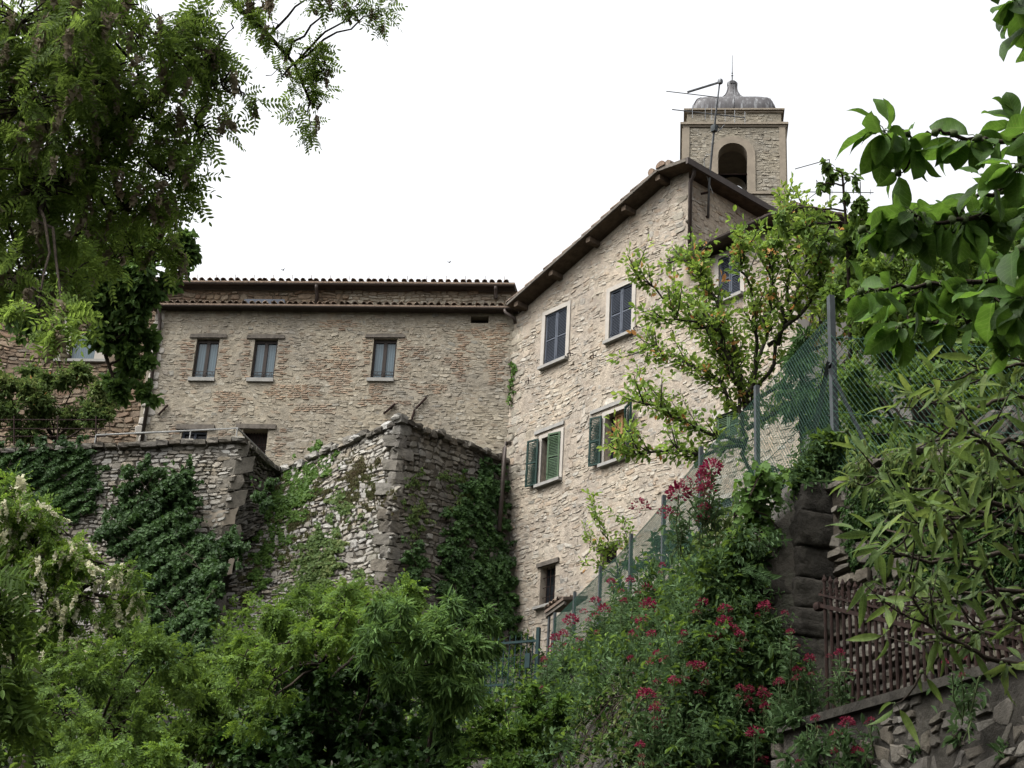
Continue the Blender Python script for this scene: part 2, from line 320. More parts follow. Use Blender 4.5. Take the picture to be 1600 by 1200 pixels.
def stones(mb, fr, s0, s1, t0, t1, ok, rowh, wid, depth, gap, mi, seed, warp=.05, jit=.13, split=.25, base=-.02, skip=0., patchy=0., bigs=0.):
    """irregular rubble: every stone a little bevelled block of its own outline, depth and tilt"""
    rg = np.random.default_rng(seed); cs, ct, w, h = [], [], [], []
    t = t0 - rowh[1]
    while t < t1:
        hh = rg.uniform(*rowh) * (1 if rg.random() > bigs else rg.uniform(1.3, 1.9)); s = s0 - rg.uniform(0, wid[1])
        while s < s1:
            ww = rg.uniform(*wid) * (0.6 + hh / rowh[1] * 0.5)
            if rg.random() < split and hh > (rowh[0] + rowh[1]) * .45:
                k = rg.uniform(.35, .65)
                for a, b in ((0, k), (k, 1)):
                    cs.append(s + ww / 2); ct.append(t + hh * (a + b) / 2); w.append(ww); h.append(hh * (b - a))
            else:
                cs.append(s + ww / 2); ct.append(t + hh / 2); w.append(ww); h.append(hh)
            s += ww
        t += hh
    cs, ct, w, h = map(np.array, (cs, ct, w, h)); n = len(cs)
    w = np.maximum(w - gap, .02) ; h = np.maximum(h - gap, .015)
    a = (np.arange(8) + .5) / 8 * 2 * math.pi
    ex = np.sign(np.cos(a)) * np.abs(np.cos(a)) ** .5; ey = np.sign(np.sin(a)) * np.abs(np.sin(a)) ** .5
    X = ex[None] * w[:, None] * .5 * (1 + rg.normal(0, jit, (n, 8))); Y = ey[None] * h[:, None] * .5 * (1 + rg.normal(0, jit * 1.1, (n, 8)))
    th = rg.normal(0, .07, n)[:, None]; X, Y = X * np.cos(th) - Y * np.sin(th), X * np.sin(th) + Y * np.cos(th)
    p = rg.uniform(0, 6.28, 6)
    def wp(S, T):
        return (S + warp * (np.sin(T * 2.1 + p[0]) + .6 * np.sin(T * 5.3 + S * 1.7 + p[1])), T + warp * (np.sin(S * 1.3 + p[2]) + .7 * np.sin(S * 3.1 + T * 2 + p[3]) + .35 * np.sin(S * 7.7 + p[4])))
    D = rg.uniform(depth[0], depth[1], n); tx = rg.normal(0, .06, n); ty = rg.normal(0, .09, n)
    cw, ch = wp(cs, ct)
    keep = ok(cw, ch, w * .5, h * .5)
    if skip: keep &= rg.random(n) > skip
    if patchy: keep &= (np.sin(cw * 1.9 + p[0]) * np.sin(ch * 2.3 + p[1]) + .7 * np.sin(cw * 4.3 - ch * 2.9 + p[2]) + .5 * np.sin(cw * 2.7 + ch * 6.1 + p[3]) + rg.normal(0, .35, n)) < 1.75 - patchy
    X, Y, cs, ct, D, tx, ty = X[keep], Y[keep], cs[keep], ct[keep], D[keep], tx[keep], ty[keep]; n = len(cs)
    if n == 0: return
    R = []
    for k, (sc, dd) in enumerate(((1.03, None), (.97, .55), (.78, 1.))):
        S, T = wp(cs[:, None] + X * sc, ct[:, None] + Y * sc)
        d = np.full((n, 8), base) if dd is None else D[:, None] * dd + (tx[:, None] * X + ty[:, None] * Y) * dd
        R.append(fr.pt(S, T, d))
    V = np.stack(R, 1).reshape(-1, 3)
    i = (np.arange(n) * 24)[:, None, None]; j = np.arange(8)[None]; k = (j + 1) % 8
    F = np.concatenate([np.stack([j + o, k + o, k + o + 8, j + o + 8], -1) for o in (0, 8)], 1)
    mb.add(V, (i + F).reshape(-1, 4), mi)
    mb.F.append((np.arange(n)[:, None] * 24 + np.arange(16, 24)[None] + mb.n - len(V), mi))
def not_in(rects, m=0.0):
    def f(s, t, w, h):
        k = np.ones(len(s), bool)
        for a, b, c, d in rects: k &= ~((s + w * .8 > a - m) & (s - w * .8 < b + m) & (t + h * .8 > c - m) & (t - h * .8 < d + m))
        return k
    return f
def clip(poly, a, b, c):
    out = []
    for i in range(len(poly)):
        p, q = poly[i], poly[(i + 1) % len(poly)]; fp = a * p[0] + b * p[1] - c; fq = a * q[0] + b * q[1] - c
        if fp <= 0: out.append(p)
        if (fp < 0 < fq) or (fq < 0 < fp): k = fp / (fp - fq); out.append((p[0] + k * (q[0] - p[0]), p[1] + k * (q[1] - p[1])))
    return out
def wall_skin(mb, fr, s0, s1, t0, t1, ops, mi, planes=(), mi_rev=None):
    """front face with true openings; ops = (s0,s1,t0,t1,reveal depth); reveals are built too"""
    xs = sorted({s0, s1, *[o[0] for o in ops], *[o[1] for o in ops]}); ts = sorted({t0, t1, *[o[2] for o in ops], *[o[3] for o in ops]})
    for a, b in zip(xs, xs[1:]):
        for c, d in zip(ts, ts[1:]):
            if any(o[0] - 1e-6 < (a + b) / 2 < o[1] and o[2] < (c + d) / 2 < o[3] for o in ops): continue
            P = [(a, c), (b, c), (b, d), (a, d)]
            for pl in planes: P = clip(P, *pl) if P else P
            if len(P) > 2: mb.add([fr.pt(*q) for q in P], [tuple(range(len(P)))], mi)
    for a, b, c, d, e in ops:
        r = mi if mi_rev is None else mi_rev
        q = [(a, c), (b, c), (b, d), (a, d)]
        for i in range(4):
            p0, p1 = q[i], q[(i + 1) % 4]
            mb.add([fr.pt(*p0), fr.pt(*p0, -e), fr.pt(*p1, -e), fr.pt(*p1)], [(0, 1, 2, 3)], r)

# ------------------------------------------------------------------ layout of the masonry
A = -0.71104; Bz = -1.46465
DH = np.array([-math.sin(A), -math.cos(A), 0]); NH = np.array([-math.cos(A), math.sin(A), 0])      # house facade: along (to the near right), outward
DL = np.array([-math.sin(Bz), -math.cos(Bz), 0]); NL = np.array([-math.cos(Bz), math.sin(Bz), 0])    # long building
NL = NL if NL[1] < 0 else -NL
NH = NH if NH[1] < 0 else -NH
r0 = ray(805, 480); CORNER = CAM + r0 * (40.0 / math.hypot(r0[0], r0[1]))
FH = Frame(CORNER, DH, Z, NH)
FL = Frame(CORNER - NL * .02, DL, Z, NL)

def leafs(mb, P, D, Upv, S, tmpl, mi=0):
    """place a leaf template (x along the leaf) at P, pointing D, facing Up, with length S"""
    TV, TF = tmpl; P = np.asarray(P, float); n = len(P)
    if n == 0: return
    x = nrm(D); z = nrm(Upv - (Upv * x).sum(1, keepdims=True) * x); y = np.cross(z, x)
    S = np.broadcast_to(np.asarray(S, float), (n,))
    V = P[:, None] + S[:, None, None] * (TV[None, :, :1] * x[:, None] + TV[None, :, 1:2] * y[:, None] + TV[None, :, 2:] * z[:, None])
    k = len(TV); o = mb.n
    mb.V.append(V.reshape(-1, 3)); mb.n += n * k
    for f in TF: mb.F.append(((np.arange(n)[:, None, None] * k + f[None]).reshape(-1, f.shape[1]) + o, mi))
def t_simple(w=.5, fold=.1, tip=.12):
    V = np.array([[0, 0, 0], [.28, -w * .42, fold * .8], [.65, -w * .44, fold], [1, 0, -tip], [.65, w * .44, fold], [.28, w * .42, fold * .8]])
    return V, [np.array([[0, 1, 2, 3], [0, 3, 4, 5]])]
def t_long(w=.2, droop=.25, n=5, wave=0.0, pw=.8, ex=.85):
    """leaf with a midrib and two curved halves, pointed tip"""
    u = np.linspace(0, 1, n + 1); hw = w * .5 * np.sin(np.pi * np.clip(u, 0, 1) ** pw) ** ex + .004; hw[-1] = .003
    zc = -droop * u ** 2 + wave * np.sin(u * 9)
    V = np.concatenate([np.stack([u, -hw, zc + hw * .45 + wave * np.sin(u * 12 + 1)], 1), np.stack([u, 0 * u, zc], 1), np.stack([u, hw, zc + hw * .45 + wave * np.sin(u * 11)], 1)])
    m = n + 1; F = []
    for i in range(n): F += [[i, i + 1, m + i + 1, m + i], [m + i, m + i + 1, 2 * m + i + 1, 2 * m + i]]
    return V, [np.array(F)]
def t_pinnate(pairs=6, ll=.26, w=.1, droop=.22, seed=0):
    rg = np.random.default_rng(seed); Vs, F = [], []
    lv, lf = t_simple(w / ll, .05, .06)
    def put(p, d, up):
        x = nrm(d); z = nrm(up - (up @ x) * x); y = np.cross(z, x)
        F.append(lf[0] + len(Vs) * 6); Vs.append(p + ll * rg.uniform(.85, 1.1) * (lv[:, :1] * x + lv[:, 1:2] * y + lv[:, 2:] * z))
    for i in range(pairs):
        u = .18 + .74 * i / pairs; p = np.array([u, 0, -droop * u * u])
        for sg in (-1, 1): put(p, np.array([.45, sg, -.12 + rg.normal(0, .15)]), np.array([rg.normal(0, .15), rg.normal(0, .25), 1]))
    put(np.array([.94, 0, -droop * .9]), np.array([1, 0, -.5]), Z)
    Vs.append(np.array([[0, -.006, 0], [0, .006, 0], [.5, .005, -droop * .25], [.95, .003, -droop * .9], [.95, -.003, -droop * .9], [.5, -.005, -droop * .25]]))
    o = (len(Vs) - 1) * 6
    return np.concatenate(Vs), [np.concatenate(F), np.array([[0, 1, 2, 5], [5, 2, 3, 4]]) + o]
def t_lobed():
    V = np.array([[0, 0, 0], [.02, -.3, .02], [.22, -.52, -.03], [.36, -.27, .03], [.62, -.36, -.02], [1, 0, -.08], [.62, .36, -.02], [.36, .27, .03], [.22, .52, -.03], [.02, .3, .02]])
    return V, [np.array([[0, 1, 2, 3], [0, 3, 4, 5], [0, 5, 6, 7], [0, 7, 8, 9]])]
def t_raceme(n=34, seed=1, r=.16):
    rg = np.random.default_rng(seed); V, F = [], []
    for i in range(n):
        u = rg.random(); a = rg.uniform(0, 6.28); rr = r * (1 - .6 * u) * rg.uniform(.5, 1)
        c = np.array([u, rr * math.cos(a), rr * math.sin(a)]); q = rg.normal(0, 1, (2, 3)); q = nrm(q) * .13
        F.append([4 * i, 4 * i + 1, 4 * i + 2, 4 * i + 3]); V += [c - q[0], c - q[1], c + q[0], c + q[1]]
    return np.array(V), [np.array(F)]
T_LEAF = t_simple(.55); T_OAK = t_simple(.62, .12, .1); T_NARROW = t_long(.17, .3, 4); T_PEACH = t_long(.23, .3, 6, .012); T_CHERRY = t_long(.62, .16, 7, .018)
T_CH = [t_long(.58, d, 9, w, 1.12, .62) for d, w in ((.1, .02), (.28, .03), (.5, .025))]; T_PIN = t_pinnate(); T_PIN2 = t_pinnate(5, .3, .14, .3, 3); T_IVY = t_lobed(); T_RAC = t_raceme(); T_FINE = t_simple(.38, .08, .15)

def unit(rg, n): return nrm(rg.normal(0, 1, (n, 3)))

# ------------------------------------------------------------------ THE LONG BUILDING (paler rubble and brick, three tall dark windows)
def px2(fr, *q): return [fr.px(*p) for p in q]
bl = thing('stone_building', 'long pale rubble stone building with three narrow dark windows and patches of old brick', 'building', FL.pt(-5, -9))
wins = [FL.rect(q) for q in ([(306, 529), (343, 529.6), (336, 590.5), (301, 589.6)], [(398, 529.6), (434, 530.5), (428, 592), (391.5, 590.5)], [(583.6, 529), (621, 529), (615.4, 590.5), (579, 590.5)])]
lowwin = FL.rect([(284, 673), (324, 672), (322, 694), (282, 694)]); doorr = FL.rect([(379, 671), (418.5, 671), (414, 722), (375, 722)]); ventr = FL.rect([(735.4, 493.6), (763.6, 493.6), (763, 505), (735, 505)])
ops = [(*q, .16) for q in wins] + [(*lowwin, .2), (*doorr, .3), (*ventr, .3)]
sL0 = FL.px(226, 600)[0]; sL1 = .35; tTop = FL.px(500, 486)[1]; tBot = -9.0
lint = []
for q in ([(297, 522.5), (355.5, 522.5), (355, 528.5), (297, 528.5)], [(386, 523.5), (445.5, 524), (445, 530), (386, 529.5)], [(571, 522.5), (634, 523), (633, 528.5), (571, 528)], [(276, 664), (335.4, 664), (335, 671.5), (276, 671.5)], [(369, 663.5), (432, 663.5), (431, 670.5), (369, 670.5)]): lint.append(FL.rect(q))
sills = []
for q in ([(295, 590.5), (336, 591), (335, 596.5), (294, 596)], [(386, 591), (428, 592), (427, 597.5), (385, 597)], [(574, 591), (616, 592), (615, 597), (573, 596.5)]): sills.append(FL.rect(q))
block = [*wins, lowwin, doorr, ventr, *lint, *sills]
bricks = [FL.rect([(a, b), (c, b), (c, d), (a, d)]) for a, b, c, d in [(284, 529, 303, 592), (341, 530, 356, 592), (377, 530, 393, 592), (433, 531, 448, 592), (566, 529, 581, 592), (620, 529, 636, 592), (513, 541, 552, 618), (480, 560, 513, 592), (712, 515, 732, 600), (764, 505, 790, 600), (640, 540, 668, 560), (418, 600, 500, 622), (262, 664, 276, 700), (334, 672, 352, 700), (431, 671, 442, 715), (330, 612, 380, 640), (455, 632, 520, 645), (575, 600, 600, 625), (690, 560, 712, 575), (500, 500, 560, 514), (640, 600, 700, 612), (735, 510, 764, 530), (560, 625, 640, 632)]]
bz = [q for q in bricks]
mb = MB()
wall_skin(mb, FL, sL0, sL1, tBot, tTop, ops, 1)
def okL(s, t, w, h):
    k = not_in(block, .01)(s, t, w, h) & (s > sL0 + .28) & (s < sL1 - .1) & (t < tTop - .02)
    for a, b, c, d in bricks: k &= ~((s > a + .03 * np.sin(t * 40)) & (s < b + .06 * np.sin(t * 31 + a)) & (t > c + .05 * np.sin(s * 17)) & (t < d))
    return k
stones(mb, FL, sL0, sL1, -5.6, tTop, okL, (.05, .12), (.08, .25), (-.004, .015), .012, 0, 5, warp=.03, jit=.22, skip=.05, patchy=.4, bigs=.15)
rgb_ = np.random.default_rng(3)
def okB(s, t, w, h):
    k = np.zeros(len(s), bool)
    for a, b, c, d in bricks: k |= (s > a + .05 * np.sin(t * 40)) & (s < b + .06 * np.sin(t * 31 + a)) & (t > c + .05 * np.sin(s * 17)) & (t < d)
    return k & not_in(block, .005)(s, t, w, h)
stones(mb, FL, sL0, sL1, -5.4, tTop, okB, (.05, .06), (.13, .24), (.008, .02), .012, 2, 6, warp=.012, jit=.05, split=0, skip=.08)
# quoins on the left end, side and back
stones(mb, FL, sL0, sL0 + .3, -5.6, tTop, lambda s, t, w, h: (s > sL0) & (s < sL0 + .28), (.2, .3), (.2, .34), (.02, .04), .015, 3, 8, warp=.01, split=0, jit=.05)
mb.add([FL.pt(sL0, tBot), FL.pt(sL0, tTop), FL.pt(sL0, tTop, -5), FL.pt(sL0, tBot, -5)], [(0, 1, 2, 3)], 1)
mb.add([FL.pt(sL1, tBot, -.3), FL.pt(sL1, tTop, -.3), FL.pt(sL1, tTop, -5), FL.pt(sL1, tBot, -5)], [(3, 2, 1, 0)], 1)
mb.build('wall', [M['wall_stone'], M['wall_mortar'], M['brick'], M['grey_plaster']], bl)
def tall_window(fr, q, parent, sill, lin, sag=0.0):
    a, b, c, d = q; f = MB(); w = b - a; e = .05
    for s0, s1, t0, t1 in ((a, a + e, c, d), (b - e, b, c, d), (a + e, b - e, d - .09, d), (a + e, b - e, c, c + e), ((a + b) / 2 - .045, (a + b) / 2 + .045, c + e, d - .09)): fr.box(f, s0, s1, t0, t1, -.15, -.09)
    for t in (c + .09, c + .19): fr.box(f, a, b, t, t + .014, -.06, -.046)
    for k in range(7):
        p = fr.pt(a + w * (k + .5) / 7 - .03, c + .09, -.053); f.tube([p, p + fr.V * .1 + fr.U * (.06 if k % 2 else -.02)], .006, 4)
    fo = f.build('window_frame', M['dark_frame'], parent)
    for s0, s1 in ((a + e, (a + b) / 2 - .045), ((a + b) / 2 + .045, b - e)):
        g = MB(); fr.box(g, s0, s1, c + e, d - .09, -.135, -.128); o = g.build('window_pane', M['curtain_glass'], parent); o.parent = fo; o.location = (0, 0, 0)
    if sill:
        g = MB(); fr.box(g, sill[0], sill[1], sill[2], sill[3], -.02, .07); g.build('window_sill', M['sill'], parent)
    if lin:
        g = MB(); P = [fr.pt(lin[0], lin[2], -.03), fr.pt(lin[1], lin[2] + .01, -.03), fr.pt(lin[1] - .02, lin[3], -.03), fr.pt((lin[0] + lin[1]) / 2, lin[3] + .015, -.03), fr.pt(lin[0] + .02, lin[3] - .01, -.03)]
        g.poly(P[::-1], fr.N * .075); g.build('window_lintel', M['old_wood'], parent)
for q, s_, l_ in zip(wins, sills, lint): tall_window(FL, q, bl, s_, l_)
# lower window and dark doorway behind the terrace
a, b, c, d = lowwin
mb = MB(); FL.box(mb, a, b, c, d, -.19, -.17); o = mb.build('window_pane', M['dark_glass'], bl)
mb = MB()
for s0, s1, t0, t1 in ((a, a + .05, c, d), (b - .05, b, c, d), (a + .05, b - .05, d - .06, d), ((a + b) / 2 - .03, (a + b) / 2 + .03, c, d - .06)): FL.box(mb, s0, s1, t0, t1, -.165, -.1)
mb.build('window_frame', M['slate_paint'], bl)
a, b, c, d = doorr
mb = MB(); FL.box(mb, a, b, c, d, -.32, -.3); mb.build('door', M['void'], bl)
mb = MB()
for k in range(9): FL.box(mb, a + .03 + (b - a - .06) * k / 8 - .008, a + .03 + (b - a - .06) * k / 8 + .008, c, d - .02, -.2, -.184)
for t in (.25, .6): FL.box(mb, a, b, c + (d - c) * t, c + (d - c) * t + .02, -.205, -.18)
mb.build('door_grille', M['iron'], bl)
for q in lint[3:]:
    mb = MB(); FL.box(mb, q[0], q[1], q[2], q[3], -.05, .05); mb.build('door_lintel' if q is lint[4] else 'window_lintel', M['old_wood'], bl)
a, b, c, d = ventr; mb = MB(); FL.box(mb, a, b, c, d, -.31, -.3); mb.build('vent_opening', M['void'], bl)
# brackets on the wall
for p, q in (((248, 650), (263, 634)), ((600, 648), (618, 632)), ((650, 640), (667, 622)), ((643.5, 658), (648.5, 641))):
    mb = MB(); P = FL.pt(*FL.px(*p), .06); Q = FL.pt(*FL.px(*q), .05); mb.tube([P, Q], .03, 6); mb.tube([P * .4 + Q * .6, P * .4 + Q * .6 + FL.N * -.08], .02, 5); mb.build('wall_bracket', M['iron'], bl)

def tile_roof(mb, fr, s0, s1, te, d_e, run, rise, pitch=.2, r=.075, mi=0, jitter=.012, seed=0, under=True):
    """rows of barrel tiles running down to an eave at (te, d_e); the roof climbs away from it"""
    rg = np.random.default_rng(seed); n = int((s1 - s0) / pitch); ang = np.linspace(0, math.pi, 7)
    rows = max(1, int(run / .38))
    for i in range(n):
        s = s0 + (i + .5) * pitch + rg.normal(0, jitter)
        for k in range(rows):
            u0, u1 = k / rows, (k + 1.18) / rows; j = rg.normal(0, jitter); dz = .02
            P = []
            for u, rr, z in ((u0, r, dz), (u1, r * .85, 0)):
                for a in ang: P.append(fr.pt(s + j + rr * math.cos(a), te + rise * u + rr * math.sin(a) * .9 + z, d_e - run * u + (rg.normal(0, .01) if u == u0 else 0)))
                for a in ang[::-1]: P.append(fr.pt(s + j + (rr - .016) * math.cos(a), te + rise * u + (rr - .016) * math.sin(a) * .9 + z, d_e - run * u))
            F = [(q, (q + 1) % 14, 14 + (q + 1) % 14, 14 + q) for q in range(14)]
            F += [(q, 13 - q, 12 - q, q + 1) for q in range(6)]
            mb.add(P, F, mi)
    # under tiles and deck
    mb.box(fr.pt(s0, te - .05, d_e - .02), fr.U * (s1 - s0), fr.V * rise - fr.N * run, fr.V * .05, mi)
# lean-to roof of the long building
teL = FL.px(500, 486)[1]
mb = MB(); tile_roof(mb, FL, sL0 - .25, .1, teL + .05, .31, 1.45, .42, seed=4); mb.build('roof', M['tile'], bl)
mb = MB(); ang = np.linspace(math.pi, 2 * math.pi, 7)
prof = [(.245 + .055 * math.cos(a), teL + .0 + .05 * math.sin(a)) for a in ang] + [(.245 + .045 * math.cos(a), teL + .0 + .04 * math.sin(a)) for a in ang[::-1]]
mb.poly([FL.pt(sL0 - .28, t, d) for d, t in prof], FL.U * (.12 - sL0 + .28)); FL.box(mb, sL0 - .2, .1, teL - .03, teL + .0, .0, .18)
mb.build('gutter', M['metal_dark'], bl)
mb = MB(); p0 = FL.px(255, 486); p1 = FL.px(228, 690)
mb.tube([FL.pt(p0[0] - .05, teL - .04, .25), FL.pt(p0[0] - .03, teL - .16, .23), FL.pt(p0[0], teL - .42, .12), FL.pt(p0[0], teL - .6, .09), FL.pt(p0[0], p1[1] - .5, .09)], .05, 8); mb.build('downpipe', M['metal_dark'], bl, True)
mb = MB(); p0 = FL.px(797, 478)
mb.tube([FL.pt(-.25, teL - .04, .25), FL.pt(-.22, teL - .14, .27), FL.pt(.02, teL - .32, .3), FL.pt(.05, teL - .42, .2)], .045, 8); mb.build('downpipe', M['metal_dark'], bl, True)

# ------------------------------------------------------------------ THE TALLER BROWN BUILDING behind it
FB = Frame(CORNER - NL * 1.22, DL, Z, NL)
bb = thing('brown_stone_building', 'taller brown stone building rising behind the long pale one, plastered window at far left', 'building', FB.pt(-8, -9))
sB0 = FB.px(-90, 600)[0]; sB1 = FB.px(806, 450)[0]; tB = FB.px(500, 455)[1]
gw = FB.rect([(114, 487), (155, 487), (152, 563), (111, 563)]); ga, gb, gc, gd = gw
mb = MB(); wall_skin(mb, FB, sB0, sB1, -9, tB, [(ga, gb, gc, gd, .14)], 1)
sur = (ga - .3, gb + .3, gc - .02, gd + .3)
split_s = FB.px(520, 460)[0]
okb = lambda s, t, w, h: not_in([sur], .0)(s, t, w, h) & (s < split_s + .4 * np.sin(t * 9)) & (t < tB) & ((t > FB.px(500, 482)[1]) | (s < sL0 + .1))
stones(mb, FB, sB0, sB1, -6, tB, okb, (.08, .2), (.14, .42), (.012, .05), .014, 0, 11, warp=.04)
stones(mb, FB, sB0, sB1, FB.px(600, 482)[1], tB, lambda s, t, w, h: (s > split_s + .4 * np.sin(t * 9)) & (t < tB) & (s < sB1 - .1), (.06, .13), (.12, .3), (.008, .03), .012, 2, 12, warp=.03)
mb.add([FB.pt(sB0, -9), FB.pt(sB0, tB), FB.pt(sB0, tB, -8), FB.pt(sB0, -9, -8)], [(0, 1, 2, 3)], 1)
mb.add([FB.pt(sB1, -9), FB.pt(sB1, tB), FB.pt(sB1, tB, -8), FB.pt(sB1, -9, -8)], [(3, 2, 1, 0)], 1)
mb.build('wall', [M['brown_stone'], M['brown_mortar'], M['wall_stone']], bb)
f = MB()
for q in ((sur[0], ga, gc, sur[3]), (gb, sur[1], gc, sur[3]), (ga, gb, gd, sur[3])): FB.box(f, *q, -.02, .035)
fs = f.build('window_surround', M['plaster'], bb)
f = MB(); FB.box(f, sur[0] - .05, sur[1] + .05, gc - .08, gc - .005, -.02, .12); f.build('window_sill', M['sill'], bb)
f = MB(); FB.box(f, ga + .04, gb - .04, gc + .04, gd - .04, -.12, -.11); f.build('window_pane', M['curtain_glass'], bb)
f = MB()
for q in ((ga, ga + .04, gc, gd), (gb - .04, gb, gc, gd), (ga + .04, gb - .04, gc, gc + .04), (ga + .04, gb - .04, gd - .04, gd), (ga + .04, gb - .04, gc + .72, gc + .78)): FB.box(f, *q, -.13, -.08)
f.build('window_frame', M['dark_frame'], bb)
f = MB(); tile_roof(f, FB, sB0 - .2, sB1, tB + .13, .36, 5.3, 1.2, seed=5)
for k in range(26):
    s = FB.px(255, 436)[0] + k * .53
    if s < sB1: p = FB.pt(s, tB + .2, .3); f.tube([p, p + Z * .14], .008, 4)
f.build('roof', M['tile'], bb)
f = MB(); prof = [(.29 + .055 * math.cos(a), tB + .07 + .05 * math.sin(a)) for a in ang] + [(.29 + .045 * math.cos(a), tB + .07 + .04 * math.sin(a)) for a in ang[::-1]]
f.poly([FB.pt(sB0 - .2, t, d) for d, t in prof], FB.U * (sB1 - sB0 + .2)); FB.box(f, sB0, sB1, tB + .03, tB + .07, .0, .23); f.build('gutter', M['metal_dark'], bb)
for x, y0, y1 in ((497, 441, 478), (776, 443, 470), (95, 470, 565)):
    f = MB(); s = FB.px(x, (y0 + y1) / 2)[0]; t1 = FB.px(x, y0)[1]; t0 = FB.px(x, y1)[1]
    if x == 95: s = FB.px(93, 500)[0]
    f.tube([FB.pt(s, tB + .04, .3), FB.pt(s, tB - .05, .26), FB.pt(s, min(tB - .2, t1), .1), FB.pt(s, t0, .1)], .05, 8); f.build('downpipe', M['metal_dark'], bb, True)

# skylight box on the lean-to roof
sk = MB(); q0 = FL.px(380, 474, -.6); q1 = FL.px(448, 474, -.6)
sk.poly([FL.pt(q0[0], q0[1] - .25, -.5), FL.pt(q1[0], q0[1] - .25, -.5), FL.pt(q1[0] - .05, q0[1] + .08, -.5), FL.pt(q0[0] + .05, q0[1] + .08, -.5)], -FL.N * .5); sk.build('roof_hatch', M['slate_paint'], bl)

# ------------------------------------------------------------------ THE SHUTTERED HOUSE
hs = thing('stone_house', 'tall rubble stone house with shuttered windows and a steep sloping roof edge', 'house', FH.pt(4, -9))
R_ = lambda *q: FH.rect(q)
w1 = R_((853, 492), (887, 480), (884, 562), (850, 571)); w2 = R_((955, 455.5), (989, 442), (987, 520.5), (951, 532))
w3 = R_((1125, 404), (1159, 391), (1157, 460), (1123, 472)); w4 = R_((847, 686), (877, 675), (874.5, 748.5), (845, 756.5))
w5 = R_((947, 649), (977.5, 639), (976, 715), (943.5, 725.5)); w6 = R_((844, 887), (867.5, 881), (867, 942), (843, 948.5))
w7 = R_((937.5, 860), (964, 854), (963, 879), (937.5, 884)); w8 = R_((1097, 794), (1154, 773), (1153, 803), (1097, 818)); w9 = R_((1120, 652), (1156, 638), (1155, 682), (1120, 695))
sH1 = FH.px(1076, 330)[0]; sH2 = FH.px(1243, 340)[0]
pk = FH.px(1029, 268, .42); ev = FH.px(797, 475, .42); tEave = ev[1]; sPk = pk[0]; tPk = pk[1]
slope = (tPk - tEave) / (sPk - ev[0])
tGut = FH.px(1140, 366, .42)[1]
0 and print('house', sH1, sH2, ev, pk, slope, tGut, w1, w2)
oph = [(*w1, .1), (*w2, .1), (*w4, .22), (*w5, .25), (*w6, .22), (*w7, .25)]
TB = -10.5
plane = (-slope, 1.0, tEave - slope * ev[0] - .05)
tR = tPk - .25
mb = MB(); wall_skin(mb, FH, 0, sH1, TB, tPk + .1, oph, 1, [plane])
def okH(s, t, w, h): return not_in(HB, .0)(s, t, w, h) & (s > .04) & (s < sH1 - .1) & (t < tEave + slope * (s - ev[0]) - .12 - h * 0)
def grow(q, m, top=None): return (q[0] - m, q[1] + m, q[2] - m * .4, q[3] + (m if top is None else top))
HB = [grow(w1, .15), grow(w2, .15), grow(w4, .13), grow(w5, .13), (w6[0] - .02, w6[1] + .02, w6[2] - .12, w6[3] + .15), (w7[0] - .02, w7[1] + .02, w7[2], w7[3] + .1)]
stones(mb, FH, 0, sH1, TB + 1, tPk, okH, (.055, .14), (.09, .27), (-.004, .019), .013, 0, 21, warp=.035, jit=.22, split=.3, skip=.06, patchy=.45, bigs=.2)
stones(mb, FH, 0, .45, TB + 1, tPk, lambda s, t, w, h: okH(s, t, w, h) & (s < .36), (.14, .24), (.26, .5), (.012, .024), .02, 2, 23, warp=.02, jit=.1, split=0, skip=.3)
stones(mb, FH, sH1 - .5, sH1, TB + 5, tPk, lambda s, t, w, h: okH(s, t, w, h) & (s > sH1 - .4) & (s < sH1 - .2), (.14, .24), (.26, .45), (.012, .024), .02, 2, 24, warp=.02, jit=.1, split=0, skip=.4)
# near corner return wall (faces right, darker in the lee) with its own stones
FR = Frame(FH.pt(sH1, 0), -NH, Z, DH)
dR = 6.5
mb.add([FR.pt(0, TB), FR.pt(dR, TB), FR.pt(dR, tR), FR.pt(0, tR)], [(0, 1, 2, 3)], 1)
stones(mb, FR, 0, dR, tGut - .5, tR, lambda s, t, w, h: (s > .05) & (t < tR - .05), (.055, .14), (.09, .27), (-.004, .02), .014, 0, 22, warp=.03, jit=.2, split=.25, skip=.05)
mb.add([FH.pt(0, TB), FH.pt(0, tEave), FH.pt(0, tEave, -dR), FH.pt(0, TB, -dR)], [(0, 1, 2, 3)], 1)
wo = mb.build('wall', [M['house_stone'], M['house_mortar'], M['tower_stone']], hs)
# roof slab following the verge, with tiles, ridge and purlin ends
rf = MB(); s_e = ev[0] - .1; ov = .42
def top(s): return tEave + slope * (s - ev[0])
P = [(s_e, top(s_e) + .0), (sPk, tPk), (sH1 + .3, tPk - .12), (sH1 + .3, tPk + .0), (sPk, tPk + .1), (s_e, top(s_e) + .1)]
rf.poly([FH.pt(s, t, ov) for s, t in P][::-1], -NH * (dR + ov), 1)
L_ = math.hypot(sPk - s_e, tPk - top(s_e)); ud = nrm(DH * (sPk - s_e) + Z * (tPk - top(s_e))); un = nrm(np.cross(ud, NH)); un = un if un[2] > 0 else -un
FT = Frame(FH.pt(s_e, top(s_e) + .1), -NH, ud, un)
rg = np.random.default_rng(8); n = int(L_ / .36)
for k in range(n):      # visible tile courses stepping up along the verge
    for j in range(12):
        sx = -ov - .03 + j * .2 + rg.normal(0, .01); t0 = k * .36
        pp = []
        for t, r, dz in ((t0 - .03, .085, .035), (t0 + .42, .07, .01)):
            for a in np.linspace(0, math.pi, 6): pp.append(FT.pt(sx + .1 + r * math.cos(a), t, dz + r * math.sin(a)))
        rf.add(pp, [(i, i + 1, 7 + i, 6 + i) for i in range(5)] + [tuple(range(6))], 0)
